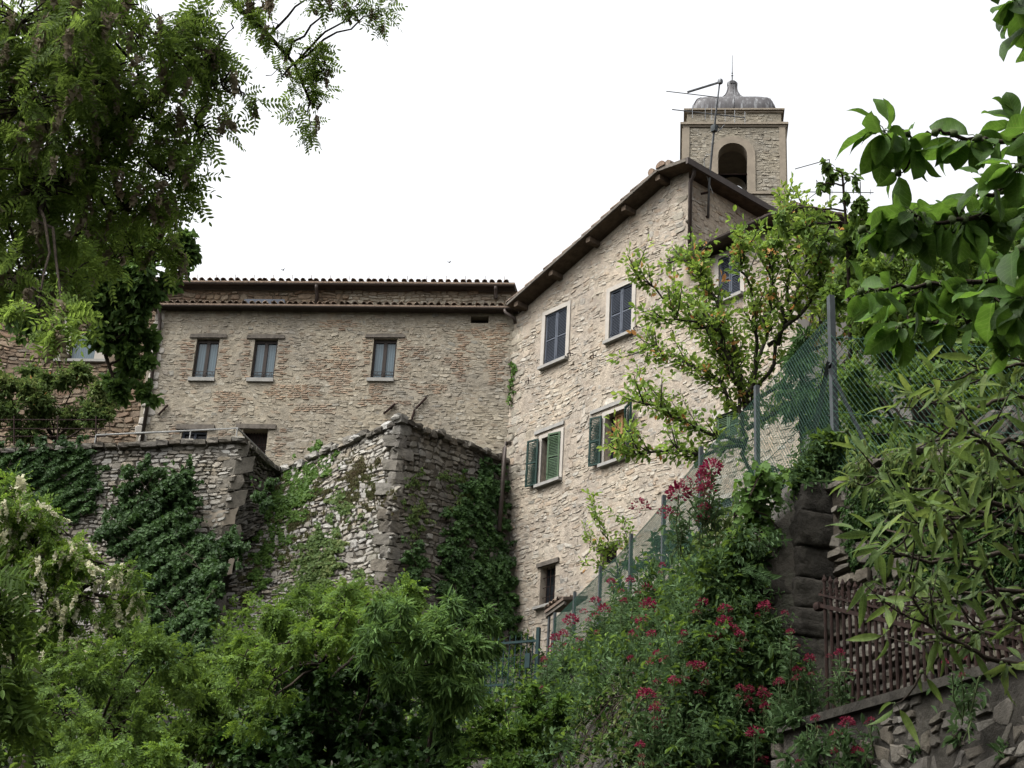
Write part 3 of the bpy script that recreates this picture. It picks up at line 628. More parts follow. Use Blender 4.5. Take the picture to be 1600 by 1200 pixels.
for k in range(16):     # ridge tiles
    c = FH.pt(sPk + .1, tPk + .1, ov - k * .36); pp = []
    for d, r in ((.06, .13), (-.38, .11)):
        for a in np.linspace(-.2, math.pi + .2, 8): pp.append(c + NH * d + DH * r * 1.15 * math.cos(a) + Z * (r * math.sin(a) + rg.normal(0, .004)))
    rf.add(pp, [(i, i + 1, 9 + i, 8 + i) for i in range(7)] + [tuple(range(8))], 0)
c = FH.pt(sPk - .28, tPk - .02, ov)
for q in range(3): rf.tube([FH.pt(sPk - .25 + q * .28, tPk + .12 - .03 * abs(q - 1), ov + .02), FH.pt(sPk - .25 + q * .28, tPk + .12, ov - .5)], .1, 8, 0)
rf.build('roof', [M['tile'], M['eave_wood']], hs)
for u in (.03, .27, .52, .75, .965):
    s = s_e + (sPk - s_e) * u; g = MB(); FH.box(g, s + .04, s + .18, top(s) - .12, top(s) + .02, .0, ov - .05); g.build('purlin', M['eave_wood'], hs)
g = MB(); g.poly([FH.pt(s_e, top(s_e) + .015, ov), FH.pt(sPk, tPk + .015, ov), FH.pt(sPk, tPk + .085, ov), FH.pt(s_e, top(s_e) + .085, ov)], NH * .035)
g.poly([FH.pt(sPk, tPk + .0, ov), FH.pt(sH1 + .3, tPk - .12, ov), FH.pt(sH1 + .3, tPk - .03, ov), FH.pt(sPk, tPk + .09, ov)], NH * .03)
g.build('verge_board', M['old_wood'], hs)
g = MB(); g.box(FH.pt(sH1 + .31, tPk - .2, ov + .03), DH * .07, Z * .17, -NH * (dR + ov)); g.build('gutter', M['metal_dark'], hs)
g = MB(); sd = sH1 + .1
g.tube([FH.pt(sH1 + .3, tPk - .14, .12), FH.pt(sd + .1, tPk - .3, .06), FH.pt(sd, tPk - .45, .06), FH.pt(sd, tGut + .1, .06)], .05, 8); g.build('downpipe', M['metal_dark'], hs, True)

def surround(fr, q, parent, wd=.12, d=.03, ops_d=-.02):
    a, b, c, e = q; g = MB()
    for z in ((a - wd, a, c, e + wd), (b, b + wd, c, e + wd), (a, b, e, e + wd)): fr.box(g, *z, ops_d, d)
    return g.build('window_surround', M['plaster'], parent)
def sill_(fr, q, parent, ex=.1):
    g = MB(); fr.box(g, q[0] - ex, q[1] + ex, q[2] - .085, q[2] - .006, -.1, .13); return g.build('window_sill', M['sill'], parent)
def shutter(fr, s0, s1, t0, t1, d0, mat, parent, hinge=None, ang=0.0, inv=False):
    """louvred leaf; swung about a vertical hinge at s=hinge by ang"""
    g = MB(); w = s1 - s0; e = .045; th = .035
    U, N = fr.U, fr.N; c, s = math.cos(ang), math.sin(ang)
    O = fr.pt(s0 if hinge is None else hinge, t0, d0)
    if hinge is None: u, nn = U, N; base = 0
    else: u = U * c + N * s; nn = N * c - U * s; base = s0 - hinge
    f2 = Frame(O, u, fr.V, nn); H = t1 - t0; a, b = base, base + w
    for z in ((a, a + e, 0, H), (b - e, b, 0, H), (a + e, b - e, 0, e), (a + e, b - e, H - e, H), (a + e, b - e, H * .48, H * .48 + e)): f2.box(g, *z, 0, th)
    k = 0; t = e + .012
    while t < H - e - .03:
        if not (H * .48 - .035 < t < H * .48 + e):
            g.poly([f2.pt(a + e, t, .032), f2.pt(a + e, t + .032, .006), f2.pt(a + e, t + .038, .012), f2.pt(a + e, t + .008, .036)], u * (w - 2 * e))
        t += .042
    for tt in (.12, .88): f2.box(g, a - .02 if hinge is None else a, a + .03, H * tt, H * tt + .03, th + .001, th + .012)
    return g.build('shutter', mat, parent)
for q in (w1, w2):
    surround(FH, q, hs); sill_(FH, q, hs); m_ = (q[0] + q[1]) / 2
    g = MB(); FH.box(g, q[0], q[1], q[2], q[3], -.1, -.08); g.build('window_pane', M['dark_glass'], hs)
    for s0, s1 in ((q[0] + .004, m_ - .004), (m_ + .004, q[1] - .004)): shutter(FH, s0, s1, q[2], q[3], -.05, M['slate_paint'], hs)
    for s0 in (q[0] - .62, q[1] + .08):     # wrought iron shutter stays
        if q is w2 and s0 > q[0]: pass
        g = MB(); t0 = q[2] - .02 if s0 > q[0] else q[2] - .3
        g.tube([FH.pt(s0, t0 + .06, .02), FH.pt(s0 + .1, t0 + .03, .12), FH.pt(s0 + .2, t0 + .02, .14), FH.pt(s0 + .3, t0 - .02, .1)], .013, 5); g.tube([FH.pt(s0 + .2, t0 - .06, .1), FH.pt(s0 + .2, t0 + .1, .13)], .012, 5); g.build('shutter_stay', M['iron'], hs)
# sage and green shutters
surround(FH, w4, hs, .1); sill_(FH, w4, hs)
surround(FH, w5, hs, .1); sill_(FH, w5, hs)
for q in (w4, w5):
    g = MB(); FH.box(g, q[0], q[1], q[2], q[3], -.22, -.2); g.build('window_pane', M['dark_glass'], hs)
wsh = (w4[1] - w4[0]) * .52
o = shutter(FH, w4[1] - wsh, w4[1], w4[2], w4[3], .02, M['green_paint2'], hs, hinge=w4[1], ang=-.25); o['label'] = 'half closed sage green shutter'
o = shutter(FH, w4[0] - wsh - .05, w4[0] - .06, w4[2], w4[3], .06, M['green_paint'], hs, hinge=w4[0] - .05, ang=-.2); o['label'] = 'dark green shutter folded back against the wall'
wsh = (w5[1] - w5[0]) * .52
o = shutter(FH, w5[0] - wsh - .05, w5[0] - .06, w5[2], w5[3], .06, M['green_paint'], hs, hinge=w5[0] - .05, ang=-.2); o['label'] = 'dark green shutter folded back against the wall'
o = shutter(FH, w5[1] + .06, w5[1] + wsh + .05, w5[2], w5[3], .06, M['green_paint'], hs, hinge=w5[1] + .05, ang=.35); o['label'] = 'dark green shutter standing ajar'
g = MB(); a, b, c, d = w5; a2 = a + (b - a) * .3
FH.box(g, a2, b, c, d, -.17, -.14)
for z in ((a2, a2 + .06, c, d), (b - .06, b, c, d), (a2 + .06, b - .06, c, c + .07), (a2 + .06, b - .06, d - .07, d), ((a2 + b) / 2 - .03, (a2 + b) / 2 + .03, c + .07, d - .07)): FH.box(g, *z, -.139, -.11)
g.build('wooden_panel', M['honey_wood'], hs)
# stone relieving lintels above the mid windows
for q, x0, x1 in ((w4, -.28, .1), (w5, -.5, .55)):
    g = MB(); FH.box(g, q[0] + x0, q[1] + x1, q[3] + .17, q[3] + .26, -.02, .045); g.build('lintel', M['sill'], hs)
for q in (w6, w7):
    g = MB(); FH.box(g, q[0] - .1, q[1] + .12, q[3] + .003, q[3] + .11, -.06, .06); g.build('lintel', M['old_wood'], hs)
    g = MB(); FH.box(g, q[0], q[1], q[2], q[3], -.23, -.21); g.build('window_pane', M['dark_glass'], hs)
    g = MB()
    for k in range(1, 4): FH.box(g, q[0] + (q[1] - q[0]) * k / 4 - .008, q[0] + (q[1] - q[0]) * k / 4 + .008, q[2], q[3], -.1, -.085)
    for k in range(1, 4): FH.box(g, q[0], q[1], q[2] + (q[3] - q[2]) * k / 4 - .006, q[2] + (q[3] - q[2]) * k / 4 + .006, -.105, -.09)
    g.build('window_bars', M['iron'], hs)
g = MB(); FH.box(g, w6[0] - .1, w6[1] + .02, w6[2] - .07, w6[2] - .004, -.02, .12); g.build('window_sill', M['sill'], hs)

# lower house joined on the right
h2 = thing('low_stone_house', 'lower stone house with a dark gutter, joined to the right of the tall shuttered house', 'house', FH.pt(8, -9))
F2 = Frame(FH.pt(0, 0, .004), DH, Z, NH)
mb = MB(); wall_skin(mb, F2, sH1 + .003, sH2, TB, tGut - .05, [(*w3, .1), (*w9, .2), (*w8, .2)], 1)
HB2 = [grow(w3, .15), grow(w9, .15), grow(w8, .14)]
stones(mb, F2, sH1 - .1, sH2, TB + 1, tGut - .1, lambda s, t, w, h: not_in(HB2)(s, t, w, h) & (s > sH1 - .1) & (s < sH2 - .1) & (t < tGut - .25), (.055, .14), (.09, .27), (-.004, .019), .013, 0, 31, warp=.035, jit=.22, split=.3, skip=.06, patchy=.45, bigs=.2)
F3 = Frame(F2.pt(sH2, 0), -NH, Z, DH)
mb.add([F3.pt(0, TB), F3.pt(8, TB), F3.pt(8, tGut - .1), F3.pt(4, tGut + 1.05), F3.pt(0, tGut - .1)], [(0, 1, 2, 3, 4)], 2)
mb.build('wall', [M['house_stone'], M['house_mortar'], M['grey_plaster']], h2)
g = MB(); g.poly([F2.pt(sH1 - .06, tGut - .03, .35), F2.pt(sH1 - .06, tGut + 1.12, -4), F2.pt(sH1 - .06, tGut + 1.2, -4), F2.pt(sH1 - .06, tGut + .05, .35)], DH * (sH2 + .35 - sH1 + .06), 1)
g.poly([F2.pt(sH1 - .06, tGut - .03, -8.3), F2.pt(sH1 - .06, tGut + 1.12, -4.01), F2.pt(sH1 - .06, tGut + 1.2, -4.01), F2.pt(sH1 - .06, tGut + .05, -8.3)], DH * (sH2 + .35 - sH1 + .06), 1)
tile_roof(g, F2, sH1 - .05, sH2 + .38, tGut + .06, .36, 4.35, 1.17, seed=6)
g.build('roof', [M['tile'], M['eave_wood']], h2)
g = MB(); sg0 = F2.px(1046, 413, .4)[0]
prof = [(.42 + .08 * math.cos(a), tGut + .03 + .085 * math.sin(a)) for a in ang] + [(.42 + .065 * math.cos(a), tGut + .03 + .07 * math.sin(a)) for a in ang[::-1]]
g.poly([F2.pt(sg0, t, d) for d, t in prof], DH * (sH2 + .4 - sg0)); F2.box(g, sg0, sg0 + .02, tGut - .055, tGut + .03, .34, .5); g.build('gutter', M['metal_dark'], h2)
surround(F2, w3, h2); sill_(F2, w3, h2); m_ = (w3[0] + w3[1]) / 2
for s0, s1 in ((w3[0] + .004, m_ - .004), (m_ + .004, w3[1] - .004)): shutter(F2, s0, s1, w3[2], w3[3], -.05, M['slate_paint'], h2)
surround(F2, w9, h2); sill_(F2, w9, h2); m_ = (w9[0] + w9[1]) / 2
for s0, s1 in ((w9[0] + .004, m_ - .004), (m_ + .004, w9[1] - .004)): shutter(F2, s0, s1, w9[2], w9[3], -.05, M['green_paint2'], h2)
surround(F2, w8, h2); g = MB(); F2.box(g, w8[0], w8[1], w8[2], w8[3], -.2, -.18); g.build('window_pane', M['dark_glass'], h2)
g = MB()
for k in range(1, 14): F2.box(g, w8[0] + (w8[1] - w8[0]) * k / 14 - .006, w8[0] + (w8[1] - w8[0]) * k / 14 + .006, w8[2], w8[3], -.05, -.04)
for k in range(0, 9): F2.box(g, w8[0], w8[1], w8[2] + (w8[3] - w8[2]) * k / 8 - .006, w8[2] + (w8[3] - w8[2]) * k / 8 + .006, -.056, -.051)
g.box(F2.pt((w8[0] + w8[1]) / 2 - .03, w8[2], -.04), DH * .06, Z * (w8[3] - w8[2]), NH * .03)
g.build('window_grille', M['galv'], h2)
g = MB(); p = F2.px(1253, 345); g.tube([F3.pt(.45, tGut - .2, .08), F3.pt(.45, tGut - 3, .08)], .05, 8); g.build('downpipe', M['metal_dark'], h2, True)

# ------------------------------------------------------------------ THE BELL TOWER
D_T = 66.0
pT = at(1145, 250, D_T); FTW = Frame(np.array([pT[0], pT[1], 0]), DL, Z, NL)
tw = thing('bell_tower', 'square stone bell tower with an arched opening and a bell shaped lead roof', 'tower', [pT[0], pT[1], 12])
x0, x1 = FTW.px(1067, 260)[0], FTW.px(1228, 260)[0]; wT = x1 - x0; cT = (x0 + x1) / 2
zc1 = FTW.px(1145, 197)[1]; zc2 = FTW.px(1145, 171)[1]; zs = FTW.px(1145, 301)[1]
ax0, ax1 = FTW.px(1122, 270)[0], FTW.px(1168, 270)[0]; az1 = FTW.px(1145, 224)[1]; ar = (ax1 - ax0) / 2; asp = az1 - ar; ac = (ax0 + ax1) / 2; zb = zs + .04
th = .55
mb = MB()
def arch_wall(fr, half, dz=0.):
    """wall with a round-headed opening: strips between outline and arch, both skins and the soffit"""
    asp = globals()['asp'] + dz; a = np.linspace(math.pi, 0, 15); arc = [(ac - cT + ar * math.cos(q), asp + ar * math.sin(q)) for q in a]
    inner = [(arc[0][0], zb)] + arc + [(arc[-1][0], zb)]
    h = wT / 2; outer = [(-h, zb)] + [(-h + 2 * h * i / 14 if 0 < i < 14 else (-h if i == 0 else h), zc1) for i in range(15)] + [(h, zb)]
    for d, fl in ((0, 0), (-th, 1)):
        V = [fr.pt(*q, d) for q in inner] + [fr.pt(*q, d) for q in outer]; n = len(inner)
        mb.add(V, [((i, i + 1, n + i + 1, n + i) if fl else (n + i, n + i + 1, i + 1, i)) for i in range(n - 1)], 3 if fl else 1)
    V = [fr.pt(*q, 0) for q in inner] + [fr.pt(*q, -th) for q in inner]; n = len(inner)
    mb.add(V, [(i, i + 1, n + i + 1, n + i) for i in range(n - 1)], 2)
    # dressed surround
    for i in range(len(inner) - 1):
        p, q = inner[i], inner[i + 1]
        def outw(v): return (v[0] + (.3 if v[0] > ac - cT + 1e-6 else -.3) * (1 if v[1] <= asp + 1e-6 else abs(v[0] - ac + cT) / ar), v[1] + (0 if v[1] <= asp else .3 * (v[1] - asp) / ar))
        P = [p, q, outw(q), outw(p)]; mb.poly([fr.pt(*z, -.01) for z in P], fr.N * .055, 2)
fc = np.array([pT[0], pT[1], 0]) + DL * cT
cen = fc - NL * (wT / 2)
faces = []
for k in range(4):
    an = k * math.pi / 2; c, s = math.cos(an), math.sin(an)
    u = DL * c + NL * s; nn = NL * c - DL * s
    fr = Frame(cen + nn * wT / 2, u, Z, nn); faces.append(fr); arch_wall(fr, wT / 2, .6 if k == 2 else 0)
    V = [fr.pt(-wT / 2, 8), fr.pt(wT / 2, 8), fr.pt(wT / 2, zb), fr.pt(-wT / 2, zb)]; mb.add(V, [(0, 1, 2, 3)], 1)
    hw = wT / 2
    def okT(s, t, w, h):
        r = np.hypot(s - (ac - cT), t - asp)
        return (np.abs(s) < hw - .25) & (t < zc1 - .1) & (t > zs - 3) & ~((np.abs(s - (ac - cT)) < ar + .3 + w) & (t < asp) & (t > zb - .15)) & ~((t >= asp) & (r < ar + .33 + w)) & ~((t > zs - .15) & (t < zs + .1))
    if k in (0, 1, 3): stones(mb, fr, -hw, hw, zs - 3, zc1, okT, (.06, .14), (.1, .36), (-.004, .022), .014, 0, 41 + k, warp=.03)
    for sx in (-1, 1): mb.box(fr.pt(sx * hw - (.24 if sx > 0 else 0), zs - 3, .0), u * .24, Z * (zc1 - zs + 3), nn * .05, 2)
    hw2 = FTW.px(1221, 185)[0] - cT
    stones(mb, Frame(cen + nn * hw2, u, Z, nn), -hw2, hw2, zc1, zc2, lambda s, t, w, h: (np.abs(s) < hw2 - .3) & (t > zc1 + .16) & (t < zc2 - .1), (.06, .14), (.1, .36), (-.004, .022), .014, 0, 51 + k, warp=.03)
def sq(h, z0, z1, mi): mb.box(cen - DL * h - NL * h + Z * z0, DL * 2 * h, NL * 2 * h, Z * (z1 - z0), mi)
hw2 = FTW.px(1221, 185)[0] - cT
sq(hw2, zc1 + .1, zc2 - .02, 1)
sq(wT / 2 + .06, zc1 - .06, zc1 + .02, 2); sq(wT / 2 + .12, zc1 + .021, zc1 + .12, 2); sq(hw2 + .06, zc2 - .08, zc2 + .0, 2); sq(hw2 + .13, zc2 + .002, zc2 + .07, 2)
sq(wT / 2 + .07, zs - .08, zs + .02, 2)
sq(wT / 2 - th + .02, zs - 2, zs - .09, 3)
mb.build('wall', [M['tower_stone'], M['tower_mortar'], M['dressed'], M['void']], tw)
# dome: bell-shaped with a square, round-cornered plan
g = MB(); pz = lambda y: FTW.px(1145, y, -wT / 2 + (.9 if y > 150 else 0))[1]; wpx = lambda x: (x - 1145) / 2693 * D_T
prof = [(1.69, .0), (1.70, .22), (1.64, .45), (1.55, .66), (1.4, .82), (1.15, .97), (.82, 1.17), (.55, 1.4), (.37, 1.63), (.25, 1.88), (.19, 2.12), (.18, 2.35)]; zd = zc2 + .17
n = 32; V = []
for x, y in prof:
    r = x; e = .24 if r > 1.3 else .36 if r > .7 else .6
    for k in range(n):
        q = k / n * 2 * math.pi + math.pi / n; cx = math.copysign(abs(math.cos(q)) ** e, math.cos(q)); cy = math.copysign(abs(math.sin(q)) ** e, math.sin(q))
        V.append(cen + DL * r * cx + NL * r * cy + Z * (zd + y))
g.add(V, [(i * n + k, i * n + (k + 1) % n, (i + 1) * n + (k + 1) % n, (i + 1) * n + k) for i in range(len(prof) - 1) for k in range(n)])
for k in range(8):      # standing seams
    q = k / 8 * 2 * math.pi; pts = []
    for x, y in prof:
        r = x; e = .24 if r > 1.3 else .36 if r > .7 else .6
        pts.append(cen + DL * r * math.copysign(abs(math.cos(q)) ** e if abs(math.cos(q)) > 1e-6 else 0, math.cos(q)) + NL * r * math.copysign(abs(math.sin(q)) ** e if abs(math.sin(q)) > 1e-6 else 0, math.sin(q)) + Z * (zd + y + .02))
    g.tube(pts, .02, 6)
g.build('dome', M['lead'], tw, True)
g = MB(); r = .18; zt = zd + 2.3
for a, b, rr in ((zt, zt + .1, r * 1.25), (zt + .1, zt + .16, r * 1.0), (zt + .16, zt + .2, r * .5)):
    g.poly([cen + DL * rr * math.cos(q) + NL * rr * math.sin(q) + Z * a for q in np.arange(8) / 8 * 2 * math.pi + .39], Z * (b - a))
g.build('finial', M['lead'], tw)
g = MB(); g.tube([cen + Z * (zt + .2), cen + Z * (zt + .5), cen + Z * (zt + .55), cen + Z * (zt + 1.5)], [.03, .03, .02, .012], 6)
for z, rr in ((zt + .5, .05), (zt + .62, .04)): g.tube([cen + Z * (z - .04), cen + Z * z, cen + Z * (z + .04)], [.015, rr, .015], 8)
g.build('lightning_rod', M['galv'], tw)
for k in (0, 1, 2, 3):
    g = MB(); fr = faces[k]; g.tube([fr.pt(ax0 - cT, zb + .9, -.2), fr.pt(ax1 - cT, zb + .9, -.2)], .02, 5); g.build('rail', M['iron'], tw)
# ------------------------------------------------------------------ TERRAIN
POST_PX = [(1297, 480), (1181, 610), (1094, 705), (1036, 780), (985, 840), (937, 890), (897, 930), (866, 962)]
POSTS = [at(x, y, 14 + 2.05 * i) for i, (x, y) in enumerate(POST_PX)]
PH = 1.75
FY = np.array([p[1] for p in POSTS]); FXl = np.array([p[0] for p in POSTS]); FZ = np.array([p[2] - (1.45, 1.65, 1.4, 1.2, 1.15, 1.15, 1.15, 1.15)[i] for i, p in enumerate(POSTS)])
YW = FY[0] + .05
def lerp_ext(y, X, Yv):
    r = np.interp(y, X, Yv); s0 = (Yv[1] - Yv[0]) / (X[1] - X[0]); s1 = (Yv[-1] - Yv[-2]) / (X[-1] - X[-2])
    return r + np.where(y < X[0], (y - X[0]) * s0, 0) + np.where(y > X[-1], (y - X[-1]) * s1, 0)
def bumps(x, y):
    return .12 * np.sin(x * 1.7 + y * .9) + .1 * np.sin(x * 2.9 - y * 2.3 + 1) + .06 * np.sin(x * 5.1 + y * 4.7 + 2) + .04 * np.sin(x * 9 - y * 8)
def hgt(x, y):
    x = np.asarray(x, float); y = np.asarray(y, float)
    base = np.interp(y, [-5, 4, 14, 36, 40, 120], [-.5, 0, 3.0, 11.2, 13.6, 16]) + bumps(x, y) * np.clip((y - 3) / 6, 0, 1)
    xf = lerp_ext(y, FY, FXl); zf = np.minimum(lerp_ext(y, FY, FZ), 12.6)
    dx = xf - x
    bank = zf - np.maximum(dx - .15, 0) * 1.55 + bumps(x * 1.3, y * 1.3) * .8 * (dx > 0) + np.clip(-dx, 0, 4) * .05
    cl = 4.6 - (YW - y) * .5 - np.maximum(dx, 0) * 1.2
    bank = np.where(y < YW, np.where(dx < .3, np.minimum(bank, cl) - np.clip((YW - y) * 4, 0, 1.2) * (dx < 0), np.maximum(np.minimum(bank, cl), bank - (YW - y) * (1.1 + 8 * np.exp(-(dx - .3) * 3)))), bank)
    return np.maximum(base, np.where(y < YW - 3.2, -9, bank))
gx = np.concatenate([np.linspace(-70, -14, 40), np.arange(-13.8, 14, .22), np.linspace(14.2, 70, 40)]); gy = np.concatenate([np.linspace(-20, 2, 14), np.arange(2.3, 48, .22), np.linspace(49, 130, 40)])
GX, GY = np.meshgrid(gx, gy); GZ = hgt(GX, GY)
mb = MB(); nx = len(gx); i = np.arange(len(gy) - 1)[:, None] * nx; j = np.arange(nx - 1)[None]
mb.add(np.stack([GX, GY, GZ], -1).reshape(-1, 3), np.stack([i + j, i + j + 1, i + j + nx + 1, i + j + nx], -1).reshape(-1, 4))
tag(mb.build('terrain', M['ground'], None, True), kind='structure')
def hit(x, y, d0=6., d1=60.):
    ds = np.arange(d0, d1, .05); P = CAM + ray(x, y) * ds[:, None]; k = np.argmax(P[:, 2] < hgt(P[:, 0], P[:, 1]))
    return (P[k], ds[k]) if P[k, 2] < hgt(P[k, 0], P[k, 1]) else (None, None)

# ------------------------------------------------------------------ BASTION and RETAINING WALLS
def onL(x, y, d): return FL.pt(*FL.px(x, y, d), d)
def below(top, bot, k): return bot + (bot - top) * k
rough_mats = [M['rough_stone'], M['dark_joint'], M['weathered_shaded_stone']]
P0, PL, PR = onL(626, 662, 3.0), onL(430, 742, .12), onL(789, 722, .12)
B0, BL_, BR = onL(598, 935, 3.9), onL(338, 965, 2.4), onL(802, 985, .8)
B0, BL_, BR = below(P0, B0, .5), below(PL, BL_, .4), below(PR, BR, .4)
bs = thing('stone_bastion', 'rough stone bastion with sharp sloping corner, half covered by creepers', 'bastion', (P0 + B0) / 2 * np.array([1, 1, 0]) + Z * B0[2])
SL = Patch(BL_, B0, P0, PL); SR = Patch(B0, BR, PR, P0)
def patch_wall(mb, pt, seed, rowh, wid, depth, gap, ok=None, sub=(10, 10), mis=0, mib=1, dd=-.0, **k):
    a = np.linspace(0, pt.w, sub[0]); b = np.linspace(0, pt.h, sub[1]); Aa, Bb = np.meshgrid(a, b); V = pt.pt(Aa, Bb, dd + 0 * Aa).reshape(-1, 3); n = sub[0]
    mb.add(V, [(r * n + c, r * n + c + 1, (r + 1) * n + c + 1, (r + 1) * n + c) for r in range(sub[1] - 1) for c in range(n - 1)], mib)
    f = (lambda s, t, w, h: (s > 0) & (s < pt.w) & (t > 0) & (t < pt.h + .03)) if ok is None else ok
    stones(mb, pt, 0, pt.w, 0, pt.h + .05, f, rowh, wid, depth, gap, mis, seed, **k)
mb = MB()
patch_wall(mb, SL, 61, (.075, .2), (.1, .34), (.0, .055), .013, mis=0, warp=.05, jit=.22, split=.3)
patch_wall(mb, SR, 62, (.085, .22), (.12, .4), (.0, .06), .013, mis=2, warp=.05, jit=.22, split=.3)  # right face gets the darker stone, its shade put into the colour
rg = np.random.default_rng(64)
def rock(mb, c, ax, rg, mi=0, seg=3, rnd=.35, rough=.06):
    """rounded irregular block: subdivided box pushed towards an ellipsoid and roughened"""
    q = np.linspace(-1, 1, seg + 1); V, F = [], []
    idx = {}
    def vid(p):
        k = tuple(np.round(p, 4))
        if k not in idx: idx[k] = len(V); V.append(p)
        return idx[k]
    for a in range(3):
        for sg in (-1, 1):
            for i in range(seg):
                for j in range(seg):
                    qd = []
                    for u, v in ((i, j), (i + 1, j), (i + 1, j + 1), (i, j + 1)):
                        p = np.zeros(3); p[a] = sg; p[(a + 1) % 3] = q[u]; p[(a + 2) % 3] = q[v]; qd.append(vid(p))
                    F.append(qd if sg > 0 else qd[::-1])
    V = np.array(V); V = V * (1 - rnd) + nrm(V) * 1.25 * rnd; V = V * (1 + rg.normal(0, rough, (len(V), 1))) + rg.normal(0, rough * .5, V.shape)
    mb.add(c + V[:, :1] * ax[0] + V[:, 1:2] * ax[1] + V[:, 2:] * ax[2], F, mi)
# big dressed corner stones down the arris, alternating, and a broken coping of loose stones
nq = 21
for k in range(nq):
    u = (k + .5) / nq; c = B0 + (P0 - B0) * u; hh = np.linalg.norm(P0 - B0) / nq / 2 * .96; up = nrm(P0 - B0)
    e1, e2 = nrm(SL.c[0] - SL.c[1]), nrm(SR.c[1] - SR.c[0]); la, lb = ((.22, .12) if k % 2 else (.12, .22))
    la *= rg.uniform(.8, 1.15); lb *= rg.uniform(.8, 1.15)
    rock(mb, c + e1 * (la - .05) + e2 * (lb - .05), (e1 * la, e2 * lb, up * hh * rg.uniform(.85, 1.)), rg, 2, 3, .2, .06)
for a, b, mi in ((PL, P0, 0), (P0, PR, 2)):
    n = int(np.linalg.norm(b - a) / .24); d = nrm(b - a)
    for k in range(n + 1):
        c = a + (b - a) * k / n + Z * rg.uniform(-.05, .05) + rg.normal(0, .03, 3); q = rg.uniform(.09, .2)
        rock(mb, c + Z * .03, (d * q, np.cross(Z, d) * .16, Z * rg.uniform(.05, .1)), rg, mi if rg.random() < .7 else 2, 2, .3, .1)
mb.add([PL, P0, PR, PR - NL * -.0 + NL * -.15, PL - NL * .15], [(0, 1, 2, 3, 4)], 1)
mb.build('wall', rough_mats, bs)
# left retaining wall of the terrace
K0, KL, KR = onL(374, 691, 3.2), onL(-120, 713, 3.4), onL(434, 740, .15)
K0b, KLb, KRb = onL(343, 845, 3.5), onL(-160, 880, 3.7), onL(424, 850, 1.2)
K0b, KLb, KRb = below(K0, K0b, 1.4), below(KL, KLb, 1.2), below(KR, KRb, 1.6)
rw = thing('retaining_wall', 'grey dry-stone retaining wall carrying the terrace left of the bastion', 'wall', K0b)
WL = Patch(KLb, K0b, K0, KL); KW0, KW1 = onL(341, 852, 3.52), onL(417, 812, .9); WR = Patch(below(K0, KW0, .12), below(KR, KW1, .12), KR, K0)
mb = MB()
patch_wall(mb, WL, 65, (.07, .18), (.1, .34), (.0, .06), .013, mis=0, warp=.04, jit=.21, split=.28)
patch_wall(mb, WR, 66, (.09, .2), (.16, .4), (.025, .1), .022, mis=2, warp=.05, jit=.15, split=.3)
nq = 14
for k in range(nq):
    u = (k + .5) / nq; c = K0b + (K0 - K0b) * u; hh = np.linalg.norm(K0 - K0b) / nq / 2 * .96; up = nrm(K0 - K0b)
    e1, e2 = nrm(KLb - K0b), nrm(KRb - K0b); la, lb = ((.26, .15) if k % 2 else (.15, .26))
    rock(mb, c + e1 * (la - .05) + e2 * (lb - .05), (e1 * la, e2 * lb, up * hh * .97), rg, 3 if 3 < k < 10 and rg.random() < .5 else 2, 2, .12, .05)
for a, b in ((KL, K0), (K0, KR)):
    n = int(np.linalg.norm(b - a) / .3); d = nrm(b - a)
    for k in range(n + 1):
        c = a + (b - a) * k / n + Z * rg.uniform(-.02, .03); rock(mb, c, (d * rg.uniform(.12, .2), np.cross(Z, d) * .18, Z * rg.uniform(.05, .07)), rg, 2, 2, .2, .06)
mb.build('wall', rough_mats + [M['dressed']], rw)
mb = MB(); mb.add([KL - Z * .12, K0 - Z * .12, KR - Z * .12, KR - NL * .3 - Z * .12, KL - NL * 5 - Z * .12], [(0, 1, 2, 3, 4)]); tag(mb.build('terrace', M['ground']), kind='structure')
# pale handrail and dark railing on the terrace
hr = thing('handrail', 'thin pale metal handrail along the top of the terrace wall', 'handrail', K0)
pts = [onL(150, 680, 3.25), onL(298, 673, 3.2), onL(371, 669, 3.1), onL(431, 728, .3)]
g = MB(); g.tube(pts, .022, 6); g.build('rail', M['white_rail'], hr)
for p in pts[:3]:
    g = MB(); g.tube([p, p - Z * .42], .018, 6); g.build('post', M['white_rail'], hr)
ir = thing('railing', 'dark iron railing half buried in the shrub at the left end of the terrace', 'railing', onL(0, 690, 3.0))
for y in (656, 670, 682):
    g = MB(); g.tube([onL(-60, y, 3.0), onL(165, y, 3.0)], .016, 5); g.build('rail', M['iron'], ir)
for x in (-40, 22, 90, 150):
    g = MB(); g.tube([onL(x, 650, 3.0), onL(x, 695, 3.0)], .02, 5); g.build('post', M['iron'], ir)
# loose drainpipe between bastion and house
g = MB(); p = [onL(797, 692, .5), onL(791, 693, .62), onL(788.5, 700, .65), onL(787, 730, .68), onL(780, 830, .9)]
g.tube(p, .055, 8); tag(g.build('drainpipe', M['metal_dark'], None, True), 'rusty brown drainpipe with an elbow, standing between the bastion and the house corner', 'drainpipe')

